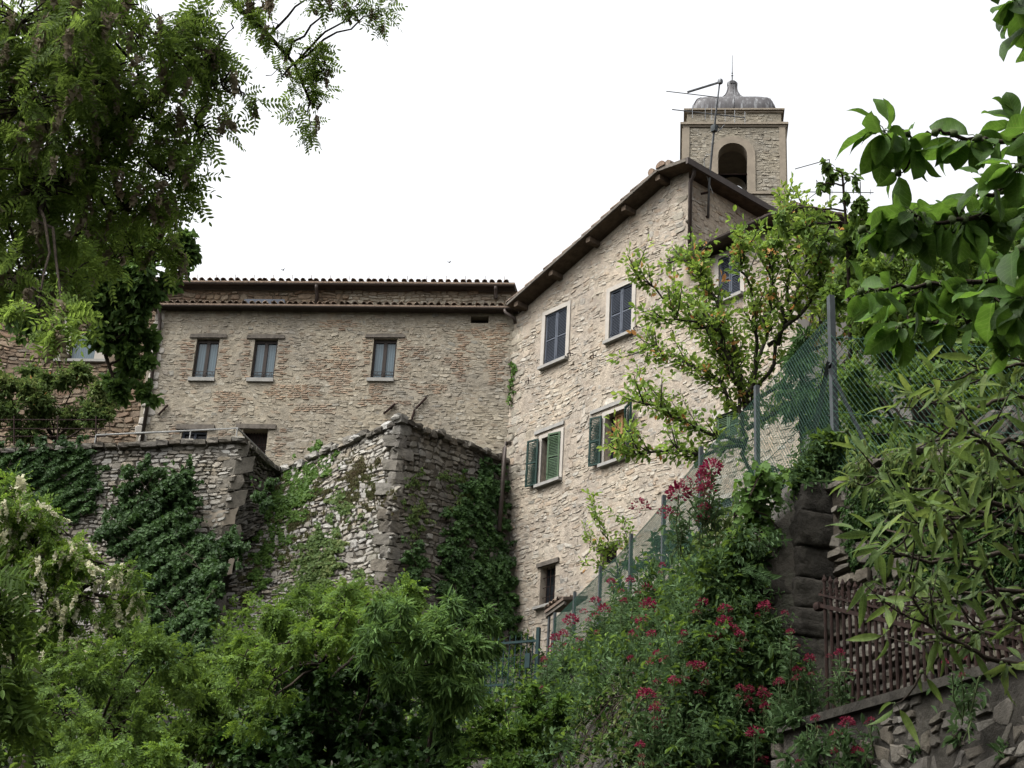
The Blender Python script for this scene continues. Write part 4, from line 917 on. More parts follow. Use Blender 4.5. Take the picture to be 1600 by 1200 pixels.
# ------------------------------------------------------------------ RIGHT FOREGROUND: pillar, walls, railing, fence
D_P = 13.0
pc = at(1283, 900, D_P + .22)[:2]; ang_p = math.radians(15)
pu = np.array([math.cos(ang_p), math.sin(ang_p), 0]); pv = np.array([-math.sin(ang_p), math.cos(ang_p), 0])
zpx = lambda y: at(1283, y, D_P)[2]
pl = MB(); ys = [726, 786, 850, 908, 964, 1015, 1075, 1140, 1200]
rg = np.random.default_rng(70)
for k in range(len(ys) - 1):
    z1, z0 = zpx(ys[k]), zpx(ys[k + 1]); w = .215 + .01 * k + rg.uniform(-.018, .018)
    c = np.array([pc[0] - .03 - .014 * k, pc[1], (z0 + z1) / 2])
    rock(pl, c, (pu * w, pv * w, Z * (z1 - z0) / 2 * .965), rg, 0, 8, .09 + (.08 if k == 0 else 0), .026)
    pl.box(c - pu * w * .85 - pv * w * .85 - Z * (z1 - z0) * .55, pu * w * 1.7, pv * w * 1.7, Z * (z1 - z0) * 1.1)
    if k >= 3: rock(pl, c - pu * (.34 + rg.uniform(-.05, .05)) + pv * .1, (pu * rg.uniform(.13, .2), pv * .25, Z * (z1 - z0) / 2 * .9), rg, 0, 6, .22, .03)
tag(pl.build('stone_pillar', M['dark_block'], None, True), 'dark weathered pillar of stacked stone blocks beside the rusty railing', 'pillar')
# retaining wall behind the railing
qa, qb = at(1300, 752, 13.3), at(1800, 740, 11.0); qb = qa + (qb - qa) * 2.4; qb[2] = qa[2] + .1
RQ = (qa, qb); q = Patch(qa - Z * 3.6, qb - Z * 3.9, qb, qa)
RWP = q
rb = thing('rubble_wall', 'mossy dark rubble wall behind the rusty iron railing', 'wall', q.c[0])
mb = MB(); patch_wall(mb, q, 71, (.07, .17), (.12, .36), (.02, .08), .02, mis=0, warp=.05, jit=.18, split=.3)
mb.build('wall', [M['weathered_shaded_stone'], M['dark_joint']], rb)
# low wall with slab coping in the near corner
T0, T1 = at(1225, 1142, 11.2), at(1700, 1008, 8.4); T1 = T0 + (T1 - T0) * 1.5
q = Patch(T0 - Z * 1.9 - np.array([.1, .2, 0]), T1 - Z * 1.9 - np.array([.1, .2, 0]), T1, T0)
lw = thing('low_wall', 'low rubble wall with a dark slab coping, in the lower right corner below the railing', 'wall', q.c[0])
mb = MB(); patch_wall(mb, q, 72, (.05, .15), (.07, .24), (-.004, .035), .01, mis=0, warp=.05, jit=.26, split=.35, ok=lambda s, t, w, h: (t < q.h - .16 - .08 * np.sin(s * 3.1) - .06 * np.sin(s * 7)))
mb.build('wall', [M['weathered_shaded_stone'], M['dark_block']], lw)
g = MB(); d = nrm(T1 - T0); nf = nrm(np.cross(d, Z)); nf = nf if nf[1] < 0 else -nf
g.box(T0 + nf * .05 - Z * .02, T1 - T0, -nf * .45, Z * .055); g.build('coping', M['dark_block'], lw)
tag(mb and (lambda b: (b.add([T0 - Z * .05 - nf * .3, T1 - Z * .05 - nf * .3, RQ[1] - Z * 2.9, RQ[0] - Z * 2.9], [(0, 1, 2, 3)]), b.build('path', M['ground']))[1])(MB()), kind='structure')
# rusty iron railing with scrolls
gr = thing('iron_railing', 'rusty wrought iron railing with scrolls and spear tips beside the stone pillar', 'railing', at(1288, 1100, 12.2))
R0, R1 = at(1288, 900, 12.3), at(1660, 985, 10.2); nb = 34; gd = nrm((R1 - R0) * np.array([1, 1, 0]))
H0 = R0[2] - at(1288, 951, 12.3)[2]
for k in range(nb):
    u = k / (nb - 1); tp = R0 + (R1 - R0) * u; zr = tp[2] - H0; b = MB()
    b.tube([np.array([tp[0], tp[1], 3.7]), np.array([tp[0], tp[1], zr])], .0125, 6)
    b.tube([np.array([tp[0], tp[1], zr]), tp - Z * .05, tp - Z * .03, tp + Z * .01], [.011, .011, .018, .003], 6)
    for sg in (-1, 1):      # C-scroll each side of the bar, curl of the tip
        a = np.linspace(0, 4.4, 12); r = .018 + .0 * a
        b.tube([tp - Z * (.115 - .021 * math.sin(x)) + gd * sg * (.024 - .021 * math.cos(x)) for x in a], .0055, 4)
        b.tube([tp - Z * (.045 - .03 * x) + gd * sg * .022 * math.sin(x * 3.1) for x in np.linspace(0, 1, 6)], .0055, 4)
    b.tube([tp - Z * .17 - gd * .028, tp - Z * .17 + gd * .028], .006, 4)
    b.build('bar', M['iron'], gr)
for dz, r in ((H0, .0), (H0 - .088, .0)):
    b = MB(); b.box(R0 - Z * (dz + .012) - gd * .05 + np.cross(gd, Z) * -.016, (R1 - R0) + gd * .08, np.cross(gd, Z) * .032, Z * (.03 if dz == H0 else .016)); b.build('rail', M['iron'], gr)
b = MB(); rock(b, R0 - Z * H0 - gd * .07, (gd * .03, np.cross(gd, Z) * .03, Z * .03), rg, 0, 3, .6, .01); b.build('hinge', M['iron'], gr)

# chain-link fence running up the bank
fe = thing('chain_link_fence', 'green chain-link fence with grey angle posts climbing the planted bank', 'fence', POSTS[0] - Z * PH)
def panel(A0, A1, h, parent, cell=.055, wr=.0022, mat='net_green', sag=.03):
    """diamond wire between two post heads; both families of straight wires"""
    b = MB(); d = A1 - A0; Lh = np.linalg.norm(d[:2]); n = int(Lh / cell)
    segs = []
    for k in range(int(-h / cell) - 1, n + 1):
        s0 = k * cell; a = max(0., -s0); e = min(h, Lh - s0)
        if e - a > .02: segs += [((s0 + a) / Lh, a, (s0 + e) / Lh, e), (1 - (s0 + a) / Lh, a, 1 - (s0 + e) / Lh, e)]
    segs = np.array(segs); p = A0 + segs[:, :1] * d - Z * segs[:, 1:2]; q = A0 + segs[:, 2:3] * d - Z * segs[:, 3:]
    side = nrm(np.cross(d, Z)); ax = nrm(q - p); v = np.cross(ax, side)
    V = []
    for k in range(3):
        a = k * 2.094; V.append((math.cos(a) * side + math.sin(a) * v) * wr)
    o = np.stack(V, 1); V = np.concatenate([p[:, None] + o, q[:, None] + o], 1).reshape(-1, 3); i = np.arange(len(p))[:, None, None] * 6
    F = np.array([[0, 1, 4, 3], [1, 2, 5, 4], [2, 0, 3, 5]])[None]
    b.add(V, (i + F).reshape(-1, 4))
    for hh in (.02, h * .5, h - .02): b.tube([A0 - Z * hh, A1 - Z * hh], wr * 1.4, 4)
    b.build('mesh_panel', M[mat], parent)
def angle_post(p, q, parent, w=.04, nm='post'):
    b = MB(); u = nrm(np.cross(q - p, [0.3, -1, 0])); v = nrm(np.cross(q - p, u)); e = q - p
    b.box(p, u * w, v * .008, e); b.box(p + v * .008, u * .008, v * w, e); b.build(nm, M['galv_post'], parent)
for i, p in enumerate(POSTS):
    angle_post(p - Z * (PH + .3), p + Z * (.06 if i else .12), fe, .04 if i else .046)
for i in range(len(POSTS) - 1): panel(POSTS[i] - Z * .06, POSTS[i + 1] - Z * .06, 1.5, fe, wr=.0022)
R2 = at(1640, 545, 11.8)
panel(POSTS[0] - Z * .25, R2, 1.35, fe, cell=.06, wr=.0019)
angle_post(POSTS[0] - Z * .55, at(1378, 740, 13.4), fe, .035, 'brace'); angle_post(POSTS[0] - Z * .5, at(1262, 740, 14.9), fe, .035, 'brace')
angle_post(R2 + Z * .05, R2 - Z * 1.8, fe, .045)
# teal iron gate at the foot of the fence, and a small tiled shelter roof
D_G = 30.
tg = thing('iron_gate', 'teal iron gate with green netting at the foot of the shuttered house', 'gate', at(800, 1110, D_G))
G0, G1 = at(752, 1010, D_G + .6), at(842, 1003, D_G); gd2 = nrm((G1 - G0) * np.array([1, 1, 0])); nb = 11
for k in range(nb):
    p = G0 + (G1 - G0) * k / (nb - 1); b = MB(); b.tube([p - Z * 1.5, p + Z * .1, p + Z * .16], [.011, .011, .003], 5); b.build('bar', M['teal_iron'], tg)
for z in (.0, -.75, -1.4):
    b = MB(); b.box(G0 + Z * z, G1 - G0, np.cross(gd2, Z) * .03, Z * .04); b.build('rail', M['teal_iron'], tg)
for p in (G0, G1, at(866, 1010, D_G - .3)):
    b = MB(); b.box(p - Z * 1.6 - gd2 * .03, gd2 * .06, np.cross(gd2, Z) * .06, Z * 1.85); b.build('gate_post', M['teal_iron'], tg)
panel(at(752, 1030, D_G - .2), at(805, 1026, D_G - .3), 1.2, tg, cell=.06, wr=.0028)
b = MB(); b.box(at(822, 1022, D_G - .1), gd2 * .1, np.cross(gd2, Z) * .04, -Z * .26); b.build('lock_case', M['teal_iron'], tg)
sr = thing('shelter_roof', 'small dark tiled lean-to roof at the lower end of the chain-link fence', 'roof', at(880, 960, 29.5))
S0, S1 = at(864, 962, 29.5), at(902, 946, 28.5); FS = Frame(S0, nrm((S1 - S0) * np.array([1, 1, 0])), Z, np.array([-.5, -.86, 0]))
b = MB(); tile_roof(b, FS, -.1, .75, .05, .25, .9, .3, pitch=.17, r=.07, seed=9); b.build('tiles', M['tile'], sr)
b = MB(); b.box(FS.pt(-.1, -.06, .2), FS.U * .85, FS.V * .05, -FS.N * .08); b.build('beam', M['old_wood'], sr)
b = MB(); b.box(FS.pt(-.02, -1.3, .17), FS.U * .06, FS.V * 1.25, -FS.N * .06); b.build('post', M['galv_post'], sr)

# ------------------------------------------------------------------ AERIALS and birds
am = thing('television_aerial', 'tall grey television aerial mast strapped to the wall below the bell tower', 'aerial', FR.pt(.9, tR - 1.2))
dA = 41.5
def A_(x, y, dd=0): return at(x, y, dA + dd)
b = MB(); b.tube([A_(1106.5, 341), A_(1108, 285), A_(1114, 220), A_(1120, 165), A_(1125, 126)], [.035, .03, .028, .022, .02], 6); b.build('mast', M['galv'], am, True)
b = MB(); b.tube([A_(1050, 171), A_(1164, 184)], .014, 5)
for x in (1082, 1102, 1112, 1133, 1148, 1164): t = (x - 1050) / 114; c = A_(x, 171 + 13 * t); b.tube([c + Z * .18, c - Z * .18], .008, 4)
b.build('yagi_antenna', M['galv'], am)
b = MB(); b.tube([A_(1041, 142.5), A_(1122, 152)], .012, 5)
b.tube([A_(1122, 150), A_(1120, 165)], .02, 5); b.build('yagi_antenna', M['galv'], am)
b = MB(); b.tube([A_(1074, 144), A_(1126, 128)], .03, 6); rock(b, A_(1125.5, 127.5), (DH * .05, NH * .05, Z * .06), rg, 0, 2, .5, .02)
for x in (1080, 1092, 1104): b.tube([A_(x, 144 - (x - 1074) * .31) - DH * .12, A_(x, 144 - (x - 1074) * .31) + DH * .12], .008, 4)
b.build('yagi_antenna', M['galv'], am)
b = MB(); rock(b, A_(1116, 201), (DH * .07, NH * .06, Z * .09), rg, 0, 3, .3, .02); b.build('amplifier_box', M['galv_post'], am)
b = MB(); b.tube([A_(1122, 206), A_(1132, 195)], .012, 5); b.tube([A_(1126, 202), A_(1121, 196)], .012, 5); b.build('dipole', M['galv'], am)
b = MB(); b.tube([A_(1112, 242), A_(1105, 241), A_(1100, 248), A_(1101, 262), A_(1106, 280), A_(1114, 303)], .012, 5); b.build('cable', M['white_rail'], am)
for y, x in ((300, 1095), (338, 1093)):
    b = MB(); b.tube([A_(x, y + 3), A_(1108, y)], .03, 6); b.build('mast_bracket', M['iron'], am)
a2 = thing('television_aerial', 'thin aerial with one long boom standing on the far roof right of the tower', 'aerial', at(1345, 320, 40))
def A2(x, y): return at(x, y, 40)
b = MB(); b.tube([A2(1345, 345), A2(1344, 284)], .014, 5); b.build('mast', M['galv'], a2)
b = MB(); b.tube([A2(1232, 299.5), A2(1365, 301)], .012, 5)
for x in (1250, 1275, 1300, 1322, 1360): b.tube([A2(x, 296), A2(x, 304)], .006, 4)
b.build('yagi_antenna', M['galv'], a2)
b = MB(); b.tube([A2(1242, 264), A2(1296, 249)], .012, 5); b.tube([A2(1264, 310), A2(1280, 298)], .01, 5); b.tube([A2(1296, 249), A2(1297, 345)], .012, 5); b.build('stay_pole', M['galv'], a2)
def bird(x, y, lab):
    c = at(x, y, 60); b = MB(); n = 8; prof = [(-.11, .004), (-.08, .02), (-.02, .032), (.04, .028), (.075, .018), (.09, .02), (.105, .012), (.12, .002)]
    u = nrm([.6, .75, .1]) * .55; v = nrm(np.cross(Z, u)) * .55; w = np.cross(u, v) / .55
    V = [c + u * p + (v * math.cos(a) + w * math.sin(a)) * r for p, r in prof for a in np.arange(n) / n * 2 * math.pi]
    b.add(V, [(i * n + k, i * n + (k + 1) % n, (i + 1) * n + (k + 1) % n, (i + 1) * n + k) for i in range(len(prof) - 1) for k in range(n)])
    for s in (-1, 1):
        p = [c + u * .04, c + u * .05 + v * s * .09 + w * .05, c - u * .02 + v * s * .2 + w * .07, c - u * .04 + v * s * .1 + w * .04, c - u * .03]; b.poly(p, w * .008)
    b.poly([c - u * .1, c - u * .17 + v * .03, c - u * .17 - v * .03], w * .006)
    tag(b.build('bird', M['dark_frame']), lab, 'bird')
bird(442, 422, 'small dark bird flying above the left part of the long roof'); bird(702, 410, 'small dark bird flying above the right part of the long roof')

# ------------------------------------------------------------------ VEGETATION
def bez(p, q, sag, n=6, rg=None, wob=0.0):
    u = np.linspace(0, 1, n)[:, None]; P = p + (q - p) * u; P = P + Z * (sag * 4 * u * (1 - u))
    if rg is not None and wob: P[1:-1] += rg.normal(0, wob, (n - 2, 3))
    return P
COV = 2.1
AREA = {}
def afac(t): return AREA.get(id(t), .3)
for t_, a_ in ((T_LEAF, .33), (T_OAK, .36), (T_NARROW, .1), (T_PEACH, .13), (T_CHERRY, .4), (T_PIN, .28), (T_PIN2, .34), (T_IVY, .45), (T_FINE, .25)): AREA[id(t_)] = a_
def foliage(lm, wm, blobs, tmpl, L, cover, rg, droop=.3, mi=0, twig=.006, sub=1300, hub=None, limb=.03, spread=.45, tips=0., tipm=1, flowers=None, fl=(.0, .15), up=.6, per=9, zs=1.0):
    """leaves on twigs on branchlets inside each blob (px, py, rx, ry, depth[, cover])"""
    for bl_ in blobs:
        if bl_[0] == 'w':
            rr = bl_[4]; c = np.array(bl_[1:4]); k = .004; px = py = 0; rx = ry = rr / k; dp = k * FPX; bl_ = (0, 0, rx, ry, dp, bl_[5])
        else: c = None
        px, py, rx, ry, dp = bl_[:5]; cv = cover * (bl_[5] if len(bl_) > 5 else 1)
        wld = c is not None; c = at(px, py, dp) if c is None else c; k = dp / FPX; R = np.array([rx * k, ry * k, (rx + ry) / 2 * k * zs])
        nl = int(COV * cv * math.pi * rx * ry / (afac(tmpl) * (L / k) ** 2)); ns = max(3, min(60, int(rx * ry * 3.14 / sub))); nt = max(ns, nl // per)
        u = unit(rg, ns) * (rg.random((ns, 1)) ** (1 / 2.2)) * .8
        ax = np.stack([RIGHT, UP, -FWD]); SCn = c + (u * R) @ ax
        if wm is not None:
            if hub is not None and not wld and py > -100 and px > -150: 
                h = hub[np.argmin(np.linalg.norm(hub - c, axis=1))]; wm.tube(bez(h, c, .08 * np.linalg.norm(c - h), 7, rg, .02 * np.linalg.norm(c - h)), np.linspace(limb, limb * .45, 7), 6)
            for s in SCn: wm.tube(bez(c, s, .03, 4, rg, .02), np.linspace(limb * .42, twig, 4), 4)
        w = rg.integers(0, ns, nt); st = SCn[w] + rg.normal(0, .06, (nt, 3)) * R.mean()
        dr = nrm(unit(rg, nt) + (SCn[w] - c) / R.mean() * .8 + Z * .15); ln = R.mean() * spread * rg.uniform(.6, 1.25, (nt, 1)); en = st + dr * ln - Z * ln * droop * .4
        if wm is not None and twig:
            for a, b in zip(st[::2], en[::2]): wm.tube(bez(a, b, .02, 3), [twig, twig * .8, twig * .4], 3, cap=False)
        t = rg.uniform(.1, 1.05, (nt, per, 1)); P = (st[:, None] + (en - st)[:, None] * t + Z * (droop * .3 * ln[:, None] * t * (1 - t))).reshape(-1, 3) + rg.normal(0, L * .12, (nt * per, 3))
        D = nrm(np.repeat(dr, per, 0) * .6 + unit(rg, nt * per) * .75 - Z * droop); Uq = nrm(Z * up + unit(rg, nt * per) * .55 - FWD * .15)
        S = L * rg.uniform(.65, 1.2, nt * per)
        if tips > 0:
            tp = (t.reshape(-1) > .85) & (rg.random(nt * per) < tips * 5)
            leafs(lm, P[tp], D[tp] + Z * .5, Uq[tp], S[tp] * .8, tmpl, tipm); P, D, Uq, S = P[~tp], D[~tp], Uq[~tp], S[~tp]
        leafs(lm, P, D, Uq, S, tmpl, mi)
        if flowers is not None and fl[0] > 0:
            nf = int(nt * fl[0] * (bl_[6] if len(bl_) > 6 else 1)); i = rg.integers(0, nt, nf)
            leafs(flowers, en[i] + rg.normal(0, .03, (nf, 3)), nrm(-Z + rg.normal(0, .35, (nf, 3))), unit(rg, nf), fl[1] * rg.uniform(.7, 1.2, nf), T_RAC)
def plant(name, label, cat, base, blobs, tmpl, L, cover, mats, seed, trunk=None, tr=.09, bark='bark', group=None, fmat=None, cname='crown', wname='trunk', **k):
    rg = np.random.default_rng(seed); root = thing(name, label, cat, base, group); lm, wm = MB(), MB(); fm = MB() if fmat else None
    hub = None
    if trunk is not None:
        tp = np.array([at(*q) for q in trunk]); P = np.vstack([[base], tp]); n = len(P)
        uu = np.linspace(0, n - 1, (n - 1) * 4 + 1); PP = np.stack([np.interp(uu, np.arange(n), P[:, q]) for q in range(3)], 1)
        wm.tube(PP, np.linspace(tr, tr * .35, len(PP)), 8); hub = PP[len(PP) // 4:]
    foliage(lm, wm, blobs, tmpl, L, cover, rg, hub=hub, flowers=fm, **k)
    if wm.n: wm.build(wname, M[bark], root, True)
    lm.build(cname, [M[q] for q in mats], root)
    if fm is not None and fm.n: fm.build('blossom', M[fmat], root)
    return root
def ground(x, y): return np.array([x, y, float(hgt(x, y))])
def gpx(px, d, dz=0): p = at(px, 900, d); return ground(p[0], p[1])

# --- locust tree filling the upper left corner, with faded blossom
blobs = [(30, 40, 120, 90, 10), (150, 30, 110, 70, 9.6), (40, 170, 130, 90, 9.8), (160, 140, 110, 80, 10), (250, 60, 80, 70, 10), (60, 300, 120, 90, 9.7), (180, 260, 100, 80, 10.2), (240, 190, 80, 60, 10, .8), (40, 430, 90, 70, 9.6), (140, 360, 100, 60, 10.4, .8), (300, 110, 60, 60, 10.3, .75),
    (350, 140, 50, 50, 10.3, .7), (310, 200, 60, 50, 10, .6), (350, 60, 50, 45, 10.4, .4), (250, 270, 60, 45, 10, .6), (250, 340, 50, 30, 10.4, .6), (200, 330, 60, 50, 10, .7), (60, 480, 60, 40, 8.6, .9), (85, 520, 18, 30, 8.5, .8), (-60, 250, 90, 300, 10), (210, 400, 70, 40, 10.5, .5), (100, 100, 160, 110, 10.8), (80, 300, 150, 120, 10.8), (120, -260, 420, 200, 10, .5), (-260, 100, 200, 400, 10, .5), (500, -330, 260, 150, 11, .4)] + [('w', *q, .75) for q in ((-6, -2, 8.5, 3), (-7, -5, 5.5, 3.5), (-3, -6, 6, 3.5))]  # off-frame crown masses, overhead and behind the camera, added to shade the foreground
plant('locust_tree', 'large dark locust tree with faded blossom filling the upper left corner', 'tree', gpx(-420, 10), blobs, T_PIN, .175, 2.4, ['lf_locust', 'lf_mid'], 101,
      trunk=[(-330, 700, 10), (-180, 450, 10), (0, 330, 10), (120, 260, 10), (230, 160, 10.2), (330, 90, 10.3)], tr=.06, fmat='fl_faded', fl=(.9, .15), limb=.012, droop=.35, spread=.55, tips=.02)
blobs = [(390, 20, 45, 35, 10.6, .6), (430, 50, 45, 40, 10.6, .9), (465, 95, 45, 40, 10.6, .9), (440, 120, 35, 35, 10.7, .8), (480, 140, 40, 30, 10.6, .8), (505, 110, 40, 30, 10.5, .6), (480, 175, 25, 25, 10.6, .7), (415, 10, 40, 25, 10.7, .6), (520, 5, 35, 20, 10.3, .7), (560, 15, 45, 22, 10.3, .9), (590, 22, 18, 16, 10.3, .8), (500, -20, 60, 20, 10.5)]
plant('locust_branch', 'thin overhanging locust branch with brownish blossom against the white sky', 'branch', at(240, -260, 11), blobs, T_PIN, .13, 1.5, ['lf_locust'], 102,
      trunk=[(330, -40, 10.7), (375, 15, 10.7), (420, 55, 10.6), (460, 100, 10.6), (485, 160, 10.6)], tr=.022, fmat='fl_faded', fl=(1.2, .085), limb=.009, droop=.3, spread=.6, twig=.003, cname='leaves', wname='stem')
# --- darker oak-like tree behind it
blobs = [(150, 440, 80, 40, 19), (230, 420, 60, 35, 19), (290, 385, 35, 22, 19, .7), (130, 410, 60, 40, 19.5), (200, 470, 55, 40, 19), (170, 520, 45, 35, 19), (200, 560, 38, 35, 19), (195, 605, 30, 25, 19), (235, 620, 22, 18, 19, .8), (60, 500, 50, 30, 19.5, .8), (40, 470, 60, 40, 19), (120, 480, 50, 30, 19), (75, 530, 18, 14, 19, .6), (210, 390, 50, 40, 19.4), (175, 380, 60, 40, 19.5, .7), (255, 450, 26, 18, 19, .7), (225, 335, 40, 30, 19.5, .6), (225, 470, 35, 30, 19), (212, 520, 35, 30, 19), (150, 480, 45, 35, 19), (245, 385, 40, 25, 19), (300, 395, 22, 14, 19), (185, 585, 30, 30, 19.2)]
plant('oak_tree', 'dark oak branch hanging in front of the brown stone building', 'tree', gpx(-330, 19), blobs, T_OAK, .11, 4.6, ['lf_oak'], 103,
      trunk=[(-250, 700, 19), (-100, 500, 19), (60, 470, 19), (130, 470, 19), (160, 540, 19), (180, 600, 19)], tr=.05, limb=.018, spread=.5)
# --- shrub on the terrace
blobs = [(20, 600, 45, 35, 43), (70, 595, 45, 30, 43), (120, 590, 40, 30, 43), (155, 620, 40, 35, 42.8), (60, 640, 60, 40, 42.6), (120, 650, 55, 35, 42.6), (175, 655, 28, 25, 42.5), (10, 660, 50, 35, 42.6), (-40, 620, 60, 50, 43)]
plant('terrace_shrub', 'broad olive green shrub with reddish tips on the terrace under the plastered window', 'shrub', onL(90, 700, 2.4), blobs, T_FINE, .15, 3.0, ['lf_shrub', 'lf_tip'], 104, trunk=[(85, 690, 42.9)], tr=.06, limb=.025, tips=.003, per=10)
# --- pale flowering locust at lower left
blobs = [(0, 780, 60, 45, 20), (50, 810, 55, 40, 20), (100, 830, 45, 35, 20), (20, 860, 70, 50, 20), (90, 880, 65, 45, 19.8), (160, 880, 50, 30, 20), (205, 890, 32, 20, 19.8), (60, 930, 75, 50, 19.6), (140, 935, 60, 40, 19.7), (190, 940, 35, 28, 19.8), (30, 990, 70, 50, 19.5), (110, 995, 70, 45, 19.6), (180, 985, 35, 35, 19.8, .8), (-60, 880, 70, 150, 20)]
plant('flowering_locust', 'pale green locust tree hung with cream blossom at the lower left', 'tree', gpx(70, 20.5), blobs, T_PIN2, .17, 2.6, ['lf_light'], 105,
      trunk=[(70, 1150, 20.3), (80, 1020, 20.1), (120, 930, 20), (60, 860, 20)], tr=.11, fmat='fl_white', fl=(1.3, .2), limb=.028, droop=.45)
# --- bushes along the bottom left
blobs = [(210, 1010, 70, 35, 18.5), (260, 1030, 50, 30, 18.5), (150, 1050, 70, 40, 18), (70, 1060, 70, 40, 18), (200, 1075, 70, 40, 18.3, .9), (100, 1120, 80, 50, 17.5), (20, 1130, 60, 60, 17.5), (180, 1140, 70, 50, 17.7), (250, 1100, 60, 50, 18.6), (120, 1190, 100, 40, 17)]
plant('green_bush', 'mid green leafy bush below the flowering locust at the bottom left', 'bush', gpx(140, 18.5), blobs, T_PIN2, .17, 2.3, ['lf_mid'], 106, trunk=[(140, 1180, 18.3)], tr=.06, limb=.02, droop=.4, fmat='fl_white', fl=(.03, .14))
blobs = [(300, 1060, 50, 30, 21), (340, 1075, 45, 35, 21), (370, 1040, 35, 30, 21.3), (300, 1110, 60, 40, 20), (350, 1130, 60, 40, 20), (330, 1180, 80, 40, 19.5), (400, 1150, 50, 50, 19.5), (270, 1150, 40, 40, 19.8)]
plant('green_bush', 'yellowish green bush in the gully between the bastion foot and the willow', 'bush', gpx(330, 21), blobs, T_FINE, .1, 2.8, ['lf_mid', 'lf_light'], 107, trunk=[(330, 1190, 20.5)], tr=.05, limb=.018)
blobs = [(190, 1165, 40, 22, 14), (230, 1180, 50, 25, 14), (260, 1195, 55, 25, 14), (160, 1190, 35, 25, 14), (215, 1205, 90, 25, 14)]
plant('young_locust', 'small bright yellow-green locust sapling at the bottom edge', 'sapling', gpx(215, 14), blobs, T_PIN2, .13, 2.0, ['lf_light'], 108, trunk=[(215, 1215, 14)], tr=.025, limb=.01, twig=.003)
blobs = [(-20, 905, 40, 25, 7), (-10, 960, 30, 35, 7, .7), (0, 1040, 35, 40, 7, .7), (0, 1110, 35, 40, 7, .8), (-30, 1000, 30, 100, 7), (25, 1085, 16, 30, 7, .5)]
plant('hanging_branch', 'dark green branch close to the camera hanging at the lower left edge', 'branch', gpx(-260, 7), blobs, T_PIN, .2, 1.7, ['lf_mid'], 109, trunk=[(-200, 1000, 7), (-90, 850, 7), (-20, 880, 7)], tr=.06, limb=.012, droop=.6, twig=.004)
# --- central willow-like bush with a dark hollow under its crown
can = [(430, 965, 45, 30, 16.6), (480, 945, 50, 32, 16.8), (535, 935, 50, 30, 17), (590, 935, 50, 30, 17), (645, 945, 45, 32, 17), (400, 1010, 35, 35, 16.6), (450, 1005, 50, 30, 16), (520, 985, 60, 35, 16.2), (590, 985, 55, 38, 16.2), (650, 990, 50, 40, 16.3)]
plant('locust_thicket', 'bright green dome-shaped thicket in front of the bastion foot', 'bush', gpx(520, 18), can + [(x, y + 15, rx * 1.2, ry, d + 1.5) for x, y, rx, ry, d in can[:6]] + [(470, 1000, 70, 40, 18.2), (600, 1000, 80, 40, 18.4), (380, 1060, 40, 50, 16.8, .7), (395, 1115, 30, 40, 16.8, .5), (430, 1060, 30, 60, 16.6, .35)], T_PIN2, .125, 2.9, ['lf_light'], 110, trunk=[(520, 1150, 17.8), (510, 1040, 17.5)], tr=.05, limb=.018, droop=.45, fmat='fl_white', fl=(.025, .12))
plant('leafy_weeds', 'leafy weeds growing along the foot and face of the low wall', 'weeds', at(1290, 1200, 10.5), [(1235, 1130, 30, 30, 10.85), (1272, 1165, 30, 25, 10.5), (1312, 1160, 25, 22, 10.2), (1250, 1195, 50, 20, 10.4), (1345, 1195, 30, 16, 10.1), (1500, 1155, 16, 18, 9.2), (1575, 1185, 26, 20, 8.8), (1425, 1192, 22, 14, 9.6)], T_FINE, .075, 1.4, ['lf_valerian'], 114, cname='foliage', wname='stem', droop=.1, twig=.003, limb=.006)
wil = [(690, 960, 45, 30, 16.2), (720, 985, 40, 35, 16.1), (745, 975, 30, 30, 16.3, .8), (770, 1005, 28, 28, 16.3, .8), (620, 960, 50, 40, 15.9, .8), (580, 1000, 60, 35, 15.8, .6), (660, 1020, 55, 40, 15.8), (700, 1060, 50, 45, 15.9), (735, 1100, 35, 50, 16), (640, 1055, 40, 30, 15.8, .7), (720, 1020, 35, 30, 16), (700, 1130, 40, 50, 16.2, .7), (660, 1000, 60, 40, 17), (715, 1050, 45, 60, 17.2)]
plant('willow_bush', 'drooping willow-leaved bush beside the teal gate', 'bush', gpx(680, 17), wil, T_NARROW, .115, 2.6, ['lf_willow'], 111, trunk=[(670, 1170, 16.6), (690, 1040, 16.4)], tr=.035, limb=.012, droop=.55, twig=.003, per=12)
hol = [(510, 1055, 60, 40, 17.4), (600, 1055, 60, 40, 17.4), (450, 1080, 80, 60, 18.4), (540, 1070, 90, 70, 18.8), (620, 1090, 80, 70, 18.6), (480, 1150, 90, 60, 17.6), (570, 1150, 100, 55, 17.3), (660, 1170, 80, 50, 17.2), (400, 1180, 70, 40, 17.2), (540, 1210, 200, 30, 16.4)]
plant('ivy_thicket', 'dark tangle of ivy in the hollow under the thicket', 'ivy', gpx(540, 19), hol, T_IVY, .085, 3.0, ['lf_ivy'], 112, cname='foliage', wname='stem', trunk=[(540, 1180, 18.8)], tr=.04, limb=.014, twig=.003)
blobs = [(790, 1110, 50, 30, 17), (760, 1150, 50, 35, 16.5), (820, 1150, 50, 35, 16.5), (860, 1120, 35, 30, 16.5), (790, 1190, 80, 30, 15.8), (840, 1085, 25, 25, 17, .6)]
plant('bramble', 'light green bramble growing at the foot of the teal gate', 'bramble', gpx(800, 17), blobs, T_LEAF, .075, 2.6, ['lf_creeper'], 113, cname='foliage', wname='stem', trunk=[(800, 1180, 16.8)], tr=.02, limb=.009, twig=.003)

